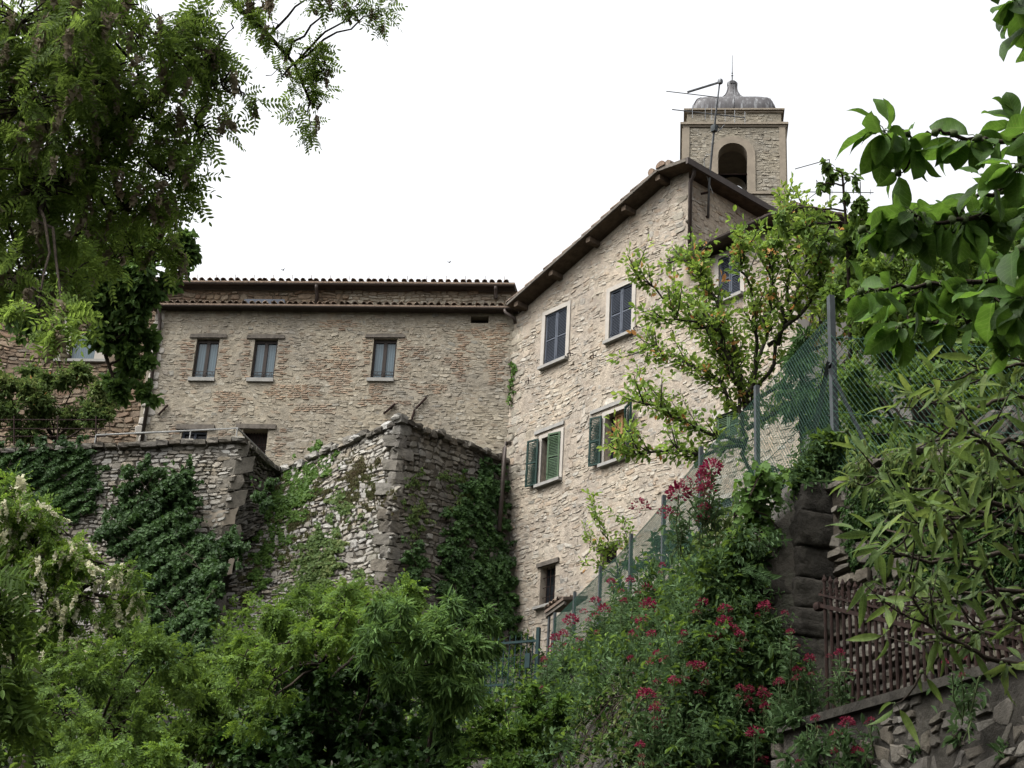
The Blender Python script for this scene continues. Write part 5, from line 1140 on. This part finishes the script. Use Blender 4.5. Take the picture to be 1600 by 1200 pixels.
# --- creepers on the masonry
def pip(x, y, poly):
    k = np.zeros(len(x), bool); n = len(poly)
    for i in range(n):
        (x0, y0), (x1, y1) = poly[i], poly[(i + 1) % n]
        k ^= ((y0 > y) != (y1 > y)) & (x < (x1 - x0) * (y - y0) / (y1 - y0 + 1e-9) + x0)
    return k
def creeper(name, label, cat, surf, polys, L, cover, mat, seed, thick=.22, tmpl=T_IVY, hang=.6, ragged=9, mb_only=None):
    """leaves over a wall surface inside outlines given where they climb; lumpy thickness and ragged edge"""
    rg = np.random.default_rng(seed); lm = MB(); wm = MB(); allP = []
    for poly in polys:
        pa = np.array(poly, float); lo, hi = pa.min(0) - ragged, pa.max(0) + ragged; dep = np.linalg.norm(surf(*pa.mean(0)).reshape(-1) - CAM)
        n = int(cover * (hi - lo).prod() / (afac(tmpl) * (L * FPX / dep) ** 2)); x = rg.uniform(lo[0], hi[0], n); y = rg.uniform(lo[1], hi[1], n)
        xw = x + ragged * (np.sin(y * .21 + x * .05) + .6 * np.sin(y * .53 + 1)) + rg.normal(0, ragged * .3, n); yw = y + ragged * (np.sin(x * .19 + 2) + .6 * np.sin(x * .47)) + rg.normal(0, ragged * .3, n)
        dens = .5 + 0 * x
        for fq in (.04, .06, .09, .13, .18, .25, .34, .45): an = rg.uniform(0, 6.28); dens = dens + .2 * np.sin((x * math.cos(an) + y * math.sin(an)) * fq + rg.uniform(0, 6.28) + .8 * np.sin(y * fq * .7 + x * .03))
        k = pip(xw, yw, poly) & (rg.random(n) < .5 + dens); x, y, dens = x[k], y[k], dens[k]
        P = surf(x, y) if hasattr(surf, '__self__') else np.array([surf(a, b) for a, b in zip(x, y)]); nv = nrm(CAM * np.array([1, 1, 0]) + np.array([0, 0, 12]) - P)
        P = P + nv * (thick * np.clip(.25 + dens, .1, 1.3) * rg.random(len(P)) ** .6)[:, None]; allP.append(P)
        D = nrm(-Z * hang + unit(rg, len(P)) * .6); leafs(lm, P, D, nrm(nv + Z * .5 + unit(rg, len(P)) * .55), L * rg.uniform(.6, 1.2, len(P)), tmpl)
        for _ in range(max(2, len(P) // 900)):
            i = rg.integers(0, len(P)); j = np.argmin(np.abs(np.linalg.norm(P - P[i], axis=1) - 1.2)); wm.tube(bez(P[i], P[j], -.05, 5, rg, .03), .008, 3)
    base = np.concatenate(allP); root = thing(name, label, cat, base[np.argmin(base[:, 2])])
    if wm.n: wm.build('stem', M['bark'], root)
    lm.build('foliage', M[mat], root); return root
sSL = SL.world_px; sSR = SR.world_px; sWL = WL.world_px; sWR = WR.world_px
creeper('ivy', 'bright green streak of ivy on the left face of the bastion', 'ivy', sSL, [[(505, 690), (520, 705), (490, 760), (465, 800), (445, 850), (415, 880), (405, 930), (396, 920), (405, 850), (415, 790), (440, 740), (470, 725)], [(508, 715), (525, 712), (520, 735), (508, 735)]], .075, 13, 'lf_creeper', 120, .16)
creeper('dry_creeper', 'brownish dry creeper hanging on the left face of the bastion', 'creeper', sSL, [[(545, 710), (590, 730), (575, 770), (560, 800), (530, 830), (540, 770)], [(440, 735), (465, 745), (430, 800), (405, 880), (385, 950), (370, 960), (395, 860), (415, 780)], [(480, 760), (510, 740), (505, 770), (470, 830), (440, 880), (430, 900), (450, 830)], [(580, 760), (612, 755), (606, 790), (580, 800)]], .08, 9, 'lf_dry', 121, .1, T_FINE, 1.0)
creeper('ivy', 'olive green ivy patch low on the left face of the bastion', 'ivy', sSL, [[(500, 825), (535, 835), (528, 880), (505, 920), (470, 945), (430, 960), (450, 900), (475, 850)], [(560, 895), (595, 900), (590, 925), (545, 925)], [(520, 770), (548, 775), (545, 800), (515, 810)], [(562, 815), (575, 812), (575, 830), (560, 830)]], .075, 11, 'lf_shrub', 122, .14)
creeper('ivy', 'dark ivy curtain between bastion and house corner', 'ivy', sSR, [[(735, 745), (770, 730), (785, 760), (790, 860), (800, 900), (806, 990), (690, 990), (690, 930), (700, 860), (725, 800)], [(640, 850), (662, 870), (660, 930), (635, 930)], [(700, 800), (730, 790), (725, 860), (690, 900)], [(760, 720), (778, 716), (778, 735), (762, 738)]], .085, 15, 'lf_ivy', 123, .25)
creeper('weeds', 'small dark weeds in the joints of the right face of the bastion', 'weeds', sSR, [[(640, 740), (660, 745), (658, 770), (640, 765)], [(635, 785), (670, 795), (665, 815), (635, 815)], [(702, 730), (718, 735), (715, 750), (704, 748)], [(690, 745), (730, 760), (735, 800), (715, 790)], [(640, 830), (660, 832), (655, 848), (640, 846)]], .08, 7, 'lf_shrub', 124, .1, T_FINE)
creeper('ivy', 'small ivy sprig climbing the joint between the long building and the house', 'ivy', lambda x, y: onL(x, y, .1), [[(799, 566), (807, 568), (807, 592), (799, 600)], [(793, 614), (799, 616), (798, 634), (792, 630)], [(797, 595), (801, 595), (799, 618), (796, 618)]], .09, 5, 'lf_creeper', 125, .1, ragged=2)
creeper('ivy', 'dark ivy hanging over the left end of the retaining wall', 'ivy', sWL, [[(-40, 700), (120, 700), (160, 735), (150, 770), (125, 810), (70, 800), (20, 790), (-40, 800)], [(60, 690), (130, 690), (140, 720), (60, 720)]], .08, 14, 'lf_ivy', 126, .22)
mant = [[(160, 835), (205, 735), (235, 722), (250, 755), (275, 735), (300, 730), (305, 770), (300, 815), (320, 845), (335, 862), (345, 890), (335, 950), (325, 1010), (300, 1060), (220, 1060), (200, 960), (215, 900), (150, 840), (180, 800), (210, 780)], [(340, 850), (372, 835), (380, 870), (350, 890)], [(405, 760), (425, 755), (415, 790), (400, 795)]]
creeper('ivy_mantle', 'wide mantle of dark ivy spilling down between retaining wall and bastion', 'ivy', lambda x, y: onL(x, y, 3.7 + max(0, y - 800) * .012), mant, .075, 17, 'lf_ivy', 127, .5)
creeper('grasses', 'tufts of green weeds at the foot of the bastion', 'weeds', lambda x, y: onL(x, y, 5.2 + (y - 950) * .02), [[(350, 960), (400, 930), (395, 1000), (370, 1080), (280, 1090), (300, 1040)]], .14, 5, 'lf_mid', 128, .5, T_FINE, .1)
def onP(x, y): return at(x, y, D_P + .15 + max(0, (1240 - x)) * .004)
creeper('ivy', 'light green ivy climbing the left side of the stone pillar', 'ivy', onP, [[(1195, 750), (1224, 740), (1218, 790), (1208, 840), (1195, 850), (1160, 830), (1165, 790)], [(1190, 860), (1212, 855), (1206, 910), (1190, 920)], [(1165, 770), (1205, 765), (1190, 840), (1150, 830)]], .085, 5, 'lf_creeper', 129, .3)
creeper('ivy', 'dark olive creeper hanging over the broken masonry left of the pillar', 'ivy', lambda x, y: at(x, y, D_P + .3 + max(0, (1240 - x)) * .005), [[(1110, 850), (1155, 815), (1200, 840), (1190, 900), (1170, 960), (1130, 940), (1085, 880)]], .07, 6, 'lf_shrub', 130, .4, T_FINE)
creeper('moss', 'dark green moss and small ferns covering the rubble wall behind the railing', 'moss', RWP.world_px, [[(1322, 750), (1640, 738), (1640, 960), (1540, 950), (1440, 925), (1380, 900), (1322, 880)]], .04, 11, 'lf_ivy', 131, .16, T_LEAF)
creeper('hanging_creeper', 'olive creeper trailing over the top of the rubble wall behind the peach branches', 'creeper', RWP.world_px, [[(1330, 735), (1640, 725), (1640, 850), (1560, 800), (1480, 860), (1430, 790), (1360, 810), (1330, 770)]], .07, 7, 'lf_shrub', 132, .3, T_FINE)

# --- trees and shrubs behind the fence, on the right
blobs = [(1300, 265, 18, 18, 19), (1322, 285, 18, 24, 19), (1280, 290, 16, 14, 19, .8), (1318, 320, 22, 28, 19), (1335, 350, 25, 25, 19), (1215, 335, 18, 20, 19.2), (1222, 365, 18, 22, 19.2), (1270, 350, 22, 20, 19.1), (1285, 375, 30, 28, 19), (1330, 395, 35, 35, 19), (1370, 400, 40, 45, 19), (1310, 440, 35, 35, 19.2)]
plant('cherry_sapling', 'slender young cherry with drooping leaves rising higher than the plum, right of the bell tower', 'tree', gpx(1330, 19), blobs, T_LEAF, .12, 1.8, ['lf_mid'], 141,
      trunk=[(1330, 700, 19), (1327, 450, 19), (1322, 350, 19), (1316, 270, 19)], tr=.035, limb=.012, droop=.7, spread=.5, twig=.004)
blobs = [(1400, 430, 70, 50, 18), (1490, 430, 70, 50, 18), (1580, 420, 70, 60, 18), (1360, 520, 60, 50, 17.5), (1440, 520, 60, 50, 17.5), (1530, 520, 70, 55, 17.5), (1610, 520, 60, 60, 17.5), (1350, 600, 60, 50, 17), (1430, 600, 60, 50, 17), (1520, 600, 70, 55, 17), (1600, 600, 60, 60, 17), (1370, 680, 60, 45, 16.5), (1450, 690, 70, 45, 16.5), (1540, 690, 70, 45, 16.5), (1560, 640, 60, 50, 16.4), (1620, 660, 60, 50, 16.4), (1600, 590, 60, 50, 16.6), (1500, 650, 60, 45, 16.4), (1650, 740, 70, 50, 15.5), (1450, 380, 50, 40, 18.4, .8), (1560, 370, 60, 40, 18.4), (1660, 480, 70, 150, 18), (1330, 470, 40, 40, 18.3), (1390, 470, 60, 40, 18.6)]
plant('hedge_shrub', 'dense dark shrubbery behind the level stretch of wire fence at the right', 'shrub', gpx(1450, 17.5), blobs + [(x + 25, y + 20, rx, ry, d + .7) for x, y, rx, ry, d in [q[:5] for q in blobs]], T_LEAF, .09, 2.4, ['lf_mid', 'lf_shrub'], 142, tips=.03, trunk=[(1450, 720, 17)], tr=.06, limb=.022, twig=.004)
blobs = [(1250, 580, 35, 35, 16.8), (1235, 620, 28, 35, 16.8), (1270, 640, 30, 40, 16.7), (1265, 545, 28, 30, 16.8), (1195, 735, 28, 16, 17, 1.2), (1215, 745, 25, 15, 17), (1285, 600, 22, 45, 16.5)]
plant('laurel_shrub', 'dark glossy laurel shrub behind the fence between its two nearest posts', 'shrub', gpx(1255, 16.8), blobs, T_NARROW, .11, 2.0, ['lf_fig'], 143, trunk=[(1255, 740, 16.8), (1250, 640, 16.8)], tr=.04, limb=.014, twig=.003, droop=.5)
blobs = [(1035, 850, 35, 25, 22), (1065, 840, 30, 25, 21.5), (1010, 875, 30, 22, 23), (985, 895, 22, 20, 24), (1090, 870, 30, 30, 20.5), (960, 915, 20, 15, 25), (1060, 880, 40, 25, 21)]
plant('privet_bush', 'small green bush seen through the lower stretch of the climbing fence', 'bush', gpx(1050, 22), blobs, T_LEAF, .085, 1.6, ['lf_fig', 'lf_creeper'], 144, trunk=[(1045, 890, 22)], tr=.03, limb=.012, twig=.004)
# --- big near leaves: cherry boughs from the right, peach boughs below them
def bough(name, label, cat, paths, tmpl, L, mats, seed, step, per, hang, base, bark='bark', r0=.014, out=.8, side=0, sl=.3, tips=0, names=('stem', 'leaves'), stalk=True):
    rg = np.random.default_rng(seed); root = thing(name, label, cat, base); lm, wm = MB(), MB()
    def dress(P, rad, nper):
        seg = np.linalg.norm(np.diff(P, axis=0), axis=1); T = np.concatenate([[0], np.cumsum(seg)]); n = max(2, int(T[-1] / step))
        for t in np.linspace(T[-1] * .04, T[-1], n):
            p = np.array([np.interp(t, T, P[:, k]) for k in range(3)]); tg_ = nrm(P[min(len(P) - 1, np.searchsorted(T, t))] - P[max(0, np.searchsorted(T, t) - 1)] + 1e-6)
            m = rg.poisson(nper) + (t > T[-1] * .97) * 2
            if m == 0: continue
            D = nrm(unit(rg, m) * out + tg_ * .45 - Z * hang); st = p + D * L * rg.uniform(.1, .3 if stalk else 1.1, (m, 1))
            for q in (st if stalk else ()): wm.tube([p, (p + q) / 2 + Z * .004, q], .0011, 3, 1, cap=False)
            Uq = nrm(Z * .55 + unit(rg, m) * .6 - FWD * .25); leafs(lm, st, D, Uq, L * rg.uniform(.5, 1.15, m), tmpl[rg.integers(0, len(tmpl))], 1 if len(mats) > 1 and rg.random() < tips else 0)
            if stalk and rg.random() < .5: rock(wm, p, (np.array([.006, 0, 0]), np.array([0, .006, 0]), Z * .006), rg, 1, 2, .5, .1)
    for path in paths:
        P = np.array([at(*q) for q in path]); n = len(P); uu = np.linspace(0, n - 1, (n - 1) * 5 + 1); P = np.stack([np.interp(uu, np.arange(n), P[:, q]) for q in range(3)], 1)
        P[1:-1] += rg.normal(0, .004, (len(P) - 2, 3)) * path[0][2] / 3
        rad = np.linspace(r0, r0 * .25, len(P)); wm.tube(P, rad, 7); dress(P, rad, per)
        for _ in range(side):
            i = rg.integers(len(P) // 5, len(P)); d = nrm(P[i] - P[max(0, i - 2)] + unit(rg, 1)[0] * .02); e = P[i] + nrm(d + unit(rg, 1)[0] * .9 + Z * (.1 if stalk else .6)) * sl * rg.uniform(.5, 1.2)
            S_ = bez(P[i], e, -.02, 5); wm.tube(S_, np.linspace(r0 * .4, r0 * .15, 5), 5); dress(S_, None, per)
    wm.build(names[0], [M[bark], M['stem']], root, True); lo = lm.build(names[1], [M[q] for q in mats], root, True); lo.data.attributes.new('leaf_co', 'FLOAT_VECTOR', 'POINT').data.foreach_set('vector', np.tile(tmpl[0][0], (lm.n // len(tmpl[0][0]), 1)).astype(np.float32).ravel()); return root
ch = [[(1700, 150, 3.3), (1620, 205, 3.2), (1560, 222, 3.15), (1500, 222, 3.1), (1440, 205, 3.1), (1385, 212, 3.1), (1350, 208, 3.1)],
      [(1700, 260, 3.4), (1600, 285, 3.35), (1530, 300, 3.3), (1470, 330, 3.2), (1450, 345, 3.2)],
      [(1700, 330, 3.2), (1600, 335, 3.2), (1520, 340, 3.1), (1440, 345, 3.05), (1375, 338, 3.0), (1350, 345, 3.0)],
      [(1700, 380, 3.6), (1600, 400, 3.6), (1520, 395, 3.6), (1450, 370, 3.6)],
      [(1700, 440, 3.5), (1560, 440, 3.4), (1430, 446, 3.4), (1340, 448, 3.35), (1300, 455, 3.35)],
      [(1700, 470, 3.7), (1590, 500, 3.7), (1500, 495, 3.6), (1430, 500, 3.6), (1370, 508, 3.6), (1345, 512, 3.6)],
      [(1700, 520, 3.0), (1640, 480, 2.8), (1600, 470, 2.7)], [(1720, 200, 3.0), (1640, 240, 2.9), (1590, 260, 2.9)], [(1700, 330, 2.8), (1640, 370, 2.7), (1590, 390, 2.7)],
      [(1720, 40, 2.6), (1650, -10, 2.6), (1600, -5, 2.6), (1582, 5, 2.6)]]
bough('cherry_bough', 'big-leaved cherry boughs reaching in from the right edge, close to the camera', 'branch', [[(x + 45 * max(0, min(1, (1600 - x) / 200)), y, d) for x, y, d in p] for p in ch], T_CH, .07, ['lf_cherry'], 150, .036, 2.9, .55, at(1750, 400, 3.3), r0=.007, side=3, sl=.06)
pm = [[(1178, 790), (1168, 690), (1150, 600), (1110, 520), (1060, 470), (1010, 445), (985, 430)], [(1165, 680), (1130, 600), (1080, 570), (1035, 552), (1008, 545)], [(1165, 690), (1110, 680), (1060, 650), (1030, 640), (1005, 628)], [(1166, 700), (1100, 710), (1040, 702), (1000, 710), (970, 703)],
      [(1165, 640), (1155, 560), (1120, 470), (1085, 415), (1062, 395)], [(1172, 640), (1180, 540), (1170, 450), (1160, 400), (1152, 368)], [(1172, 640), (1215, 540), (1230, 450), (1240, 390), (1225, 340)], [(1172, 640), (1250, 560), (1290, 480), (1310, 420), (1330, 370)],
      [(1168, 670), (1270, 610), (1330, 560), (1380, 500), (1400, 440)], [(1172, 620), (1200, 500), (1205, 430), (1200, 380)], [(1172, 620), (1130, 540), (1105, 480), (1100, 440)], [(1200, 540), (1270, 470), (1280, 420), (1275, 380)], [(1240, 570), (1320, 520), (1360, 450), (1370, 400)], [(1168, 670), (1210, 640), (1260, 640), (1300, 610)], [(1150, 600), (1130, 520), (1080, 500), (1040, 500)], [(1240, 570), (1300, 500), (1340, 430), (1350, 380)], [(1270, 610), (1350, 580), (1420, 520), (1450, 470)], [(1215, 540), (1255, 440), (1265, 370), (1262, 340)]]
bough('plum_tree', 'spreading plum tree with orange young leaf tips in front of the shuttered house', 'tree', [[(x, y, 22 + .25 * math.sin(k * 2.1) * i) for i, (x, y) in enumerate(p)] for k, p in enumerate(pm)], [T_LEAF], .092, ['lf_plum', 'lf_tip'], 140, .045, 3.4, .1, gpx(1180, 22), bark='bark_grey', r0=.03, side=20, sl=.4, tips=.05, names=('trunk', 'crown'), stalk=False)
pe = [[(1700, 830, 5.6), (1510, 776, 5.5), (1420, 764, 5.4), (1355, 745, 5.35)], [(1700, 880, 5.4), (1560, 862, 5.3), (1470, 880, 5.2), (1410, 868, 5.2), (1375, 862, 5.2)],
      [(1700, 930, 5.4), (1570, 960, 5.3), (1490, 1000, 5.2), (1440, 1050, 5.2)], [(1700, 690, 5.8), (1580, 690, 5.7), (1480, 680, 5.6), (1440, 665, 5.6)], [(1700, 620, 6), (1580, 620, 5.9), (1520, 640, 5.8), (1450, 600, 5.8)],
      [(1700, 1010, 5), (1600, 970, 5), (1540, 915, 5), (1500, 850, 5), (1480, 800, 5)], [(1700, 1060, 5.2), (1580, 1040, 5.1), (1480, 1000, 5.1), (1440, 960, 5.1), (1420, 900, 5.1)], [(1700, 760, 5), (1600, 740, 4.9), (1540, 700, 4.9), (1500, 640, 4.9)],
      [(1700, 560, 5.6), (1600, 570, 5.5), (1520, 580, 5.5)], [(1700, 900, 5.1), (1600, 830, 5), (1530, 800, 5), (1450, 820, 5), (1400, 800, 5)], [(1700, 960, 5.6), (1560, 920, 5.6), (1480, 930, 5.6), (1440, 940, 5.6)]]
bough('peach_bough', 'thin peach branches with narrow drooping leaves in front of the rusty railing', 'branch', pe, [T_PEACH, t_long(.22, .55, 6, .012), t_long(.2, .15, 6, .015)], .1, ['lf_peach'], 151, .055, 1.25, .4, at(1750, 950, 5.3), r0=.01, side=6, sl=.2)

blobs = [(1250, -420, 420, 190, 9.5), (1750, -300, 350, 220, 8.5), (1950, 200, 260, 300, 7.5), (900, -480, 350, 160, 9.5), (1500, -600, 500, 250, 7), (1900, 700, 180, 250, 8)] + [('w', *q, .9) for q in ((5, -1, 8.5, 3), (7.5, 1, 6, 3), (4.5, -4, 6, 3.5), (1, -5, 6, 3), (6.5, 6.5, 6, 2.4))]  # crown masses out of view, placed to shade the bank and foreground
plant('unseen_cherry_tree', 'tall cherry tree at the right edge whose crown shades the planted bank', 'tree', ground(5.2, 7.2), blobs, T_LEAF, .14, 1.0, ['lf_cherry'], 152, trunk=[(2150, 900, 8), (2050, 400, 8), (1800, -100, 8.4)], tr=.16, limb=.04, sub=20000, spread=.5)
bough('plum_sapling', 'light green plum shoots standing before the lowest windows of the shuttered house', 'sapling', [[(972, 905, 28), (960, 868, 28), (940, 825, 28), (930, 795, 28), (921, 772, 28)], [(972, 905, 28), (980, 860, 28), (978, 830, 28), (972, 808, 28)], [(965, 905, 28), (950, 892, 28), (934, 878, 28)], [(960, 868, 28), (940, 850, 28), (922, 842, 28)]], [T_LEAF], .085, ['lf_plum', 'lf_tip'], 145, .045, 3.0, .1, gpx(975, 28), bark='bark_grey', r0=.014, side=4, sl=.3, tips=.03, names=('trunk', 'crown'), stalk=False)
# --- red valerian on the bank and ground cover
def t_whorl():
    Vs, F = [], []; lv, lf = t_simple(.34, .07, .2); rg = np.random.default_rng(5)
    for k in range(9):
        u = k / 9; p = np.array([u, 0, 0])
        for sg in (0, 1):
            a = k * 1.57 + sg * math.pi; d = np.array([.45, math.cos(a), math.sin(a)]); x = nrm(d); up = np.array([1, 0, 0]) - x * x[0]; z = nrm(up); y = np.cross(z, x); l = .3 * (1 - .45 * u) * rg.uniform(.8, 1.1)
            F.append(lf[0] + 6 * len(Vs)); Vs.append(p + l * (lv[:, :1] * x + lv[:, 1:2] * y + lv[:, 2:] * z))
    return np.concatenate(Vs), [np.concatenate(F)]
T_WH = t_whorl(); AREA[id(T_WH)] = .3
HEADS = [(1060, 772, 34), (1112, 732, 30), (1098, 745, 20), (1011, 918, 14), (1013, 946, 22), (1004, 970, 20), (1018, 991, 14), (944, 953, 18), (930, 939, 14), (892, 970, 22), (880, 991, 14), (867, 997, 14), (985, 907, 13), (955, 909, 12), (1035, 883, 10), (990, 991, 14), (986, 1030, 12), (1098, 944, 18), (1133, 953, 18), (1132, 974, 24), (1144, 984, 20), (1119, 998, 22), (1156, 991, 14), (1195, 949, 20), (1235, 988, 12), (1041, 1032, 18), (1027, 1021, 12), (1079, 1039, 12), (1093, 1042, 20), (1053, 1065, 18), (1010, 1086, 24), (1022, 1108, 14), (1217, 1067, 16), (1245, 1047, 12), (1265, 1030, 16), (1312, 1021, 14), (1156, 1075, 13), (1170, 1079, 16), (1193, 1086, 20), (1195, 1105, 14), (1180, 1147, 24), (1323, 1130, 22), (1340, 1175, 18), (1361, 1125, 10), (1274, 1123, 13), (1248, 1193, 12), (1501, 1028, 16), (975, 940, 12), (1030, 957, 12), (905, 1000, 10), (1068, 990, 12), (850, 1030, 9), (845, 1075, 9), (1000, 1165, 14)]
rg = np.random.default_rng(160)
for (x, y, r) in HEADS:
    tall = y < 800
    P, d = hit(x + rg.uniform(-8, 8), y + (120 if tall else rg.uniform(45, 80)))
    if x > 1200: d = 9.0 if y < 1035 and x > 1400 else 10.95 - max(0, x - 1225) * .0062 if y > 1100 else 11.3
    if P is None: d = 12; 
    if x > 1200 or P is None: P = at(x, y + 75, d)
    H = at(x, y, d - .12); ns = rg.integers(1, 3)
    near = 'tall against the wire fence' if tall else 'in front of the rusty railing' if x > 1255 else 'beside the stone pillar' if x > 1205 else 'below the climbing fence' if y < 1010 else 'low on the overgrown bank'
    root = thing('red_valerian', 'red valerian in flower ' + near, 'flower', P, 'red valerian ' + near)
    sm, lm = MB(), MB()
    stems = [(P, H)] + [(P + rg.normal(0, .05, 3), P + (H - P) * rg.uniform(.4, .85) + rg.normal(0, .09, 3)) for _ in range(4)]
    for a, b in stems:
        sm.tube(bez(a - Z * .1, b, .0, 5, rg, .012), .0045, 4); l = np.linalg.norm(b - a)
        leafs(lm, np.array([a]), (b - a)[None], unit(rg, 1), np.array([l * .93]), T_WH)
    leafs(lm, P + rg.normal(0, .09, (26, 3)), nrm(unit(rg, 26) + Z * .3), nrm(Z + unit(rg, 26) * .4), rg.uniform(.05, .1, 26), T_FINE)
    sm.build('stem', M['stem'], root); lm.build('leaves', M['lf_valerian'], root)
    k = d / FPX
    for j in range(1 + ns + (3 if tall else 0)):
        fm = MB(); c = H if j == 0 else H + np.array([rg.normal(0, r * .8 * k), rg.normal(0, r * .5 * k), -rg.uniform(.3, 2.2) * r * k]); rr = r * k * (.54 if j == 0 else rg.uniform(.25, .45))
        n = 110 if j == 0 else 45; q = unit(rg, n); q[:, 2] = np.abs(q[:, 2]) * 1.1 - .25; pos_ = c + q * rr * rg.uniform(.5, 1, (n, 1))
        leafs(fm, pos_, nrm(q + unit(rg, n) * .5), unit(rg, n), rr * rg.uniform(.3, .5, n), T_LEAF)
        if j: sm2 = MB(); sm2.tube([c - Z * rr * .4, (c + H) / 2 - Z * .06, H - Z * .12], .0025, 3); sm2.build('stalk', M['stem'], root)
        fm.build('flower_head', M['fl_red'], root)
def cover_bank(name, poly, n, mats, tmpl, L, seed, lift=.25, step=2):
    rg = np.random.default_rng(seed); pa = np.array(poly, float); lo, hi = pa.min(0), pa.max(0); lm = MB()
    gxx = np.arange(lo[0], hi[0] + 14, 14); gyy = np.arange(lo[1], hi[1] + 14, 14)
    D = np.array([[(hit(a, b)[1] or np.nan) for a in gxx] for b in gyy])
    x = rg.uniform(lo[0], hi[0], n); y = rg.uniform(lo[1], hi[1], n)
    xw, yw = x + 10 * np.sin(y * .13) + rg.normal(0, 5, n), y + 10 * np.sin(x * .11) + rg.normal(0, 5, n); k = pip(xw, yw, poly); x, y = x[k], y[k]
    d = D[np.clip(((y - lo[1]) / 14).round().astype(int), 0, len(gyy) - 1), np.clip(((x - lo[0]) / 14).round().astype(int), 0, len(gxx) - 1)]
    k = ~np.isnan(d); x, y, d = x[k], y[k], d[k]; Pw = CAM + (FWD + RIGHT * ((x - 800) / FPX)[:, None] - UP * ((y - 600) / FPX)[:, None]) * d[:, None]
    Pw[:, 2] = np.maximum(Pw[:, 2] * .0 + hgt(Pw[:, 0], Pw[:, 1]), -5)
    lump = np.clip(.5 + .35 * np.sin(Pw[:, 0] * 5 + Pw[:, 1] * 3) + .35 * np.sin(Pw[:, 1] * 7 + Pw[:, 2] * 6) + .2 * np.sin(Pw[:, 0] * 13 + Pw[:, 2] * 11), .05, 1.3)
    Pw += (Z * .8 - np.array([.35, .5, 0])) * (lift * lump * rg.random(len(Pw)) ** .7)[:, None]
    m = rg.random(len(Pw))
    for i in range(len(mats)):
        q = (m * len(mats)).astype(int) == i
        leafs(lm, Pw[q], nrm(unit(rg, q.sum()) - Z * .15 + Z * .45 * (tmpl is T_WH)), nrm(Z + unit(rg, q.sum()) * .5), L * rg.uniform(.6, 1.25, q.sum()), tmpl, i)
    return tag(lm.build(name, [M[q] for q in mats]), kind='stuff')
BANK = [(860, 990), (900, 975), (985, 900), (1050, 860), (1110, 840), (1165, 840), (1190, 900), (1195, 1000), (1235, 1100), (1330, 1130), (1360, 1210), (1040, 1210), (1070, 1120), (1040, 1080), (960, 1060), (930, 1110), (880, 1210), (800, 1210), (820, 1110), (850, 1040)]
cover_bank('undergrowth', BANK, 26000, ['lf_valerian', 'lf_mid'], T_FINE, .085, 170, .35)
cover_bank('leafy_undergrowth', BANK, 3200, ['lf_valerian', 'lf_valerian'], T_WH, .26, 171, .2)
cover_bank('ground_cover', [(-100, 960), (420, 960), (420, 1000), (860, 980), (860, 1010), (800, 1210), (-100, 1210)], 30000, ['lf_mid', 'lf_ivy'], T_LEAF, .12, 172, .5)
cover_bank('dry_grass', [(930, 1070), (1050, 1075), (1075, 1210), (890, 1210)], 350, ['lf_dry', 'lf_dry'], t_long(.04, .5, 4), .2, 173, .08)
cover_bank('ivy_ground_cover', [(930, 1070), (1050, 1075), (1075, 1210), (890, 1210)], 2600, ['lf_ivy', 'lf_shrub'], T_LEAF, .06, 175, .2)
rg = np.random.default_rng(174); rt = MB()
for _ in range(70):
    x = rg.uniform(915, 1060); P, d = hit(x, rg.uniform(1070, 1120))
    if P is None: continue
    Q = at(x + rg.normal(0, 30) - 12, rg.uniform(1130, 1215), d - .25); rt.tube(bez(P + Z * .1 - FWD * .15, Q, .12, 6, rg, .02), rg.uniform(.003, .007), 4)
tag(rt.build('dry_roots', M['bark']), kind='stuff')
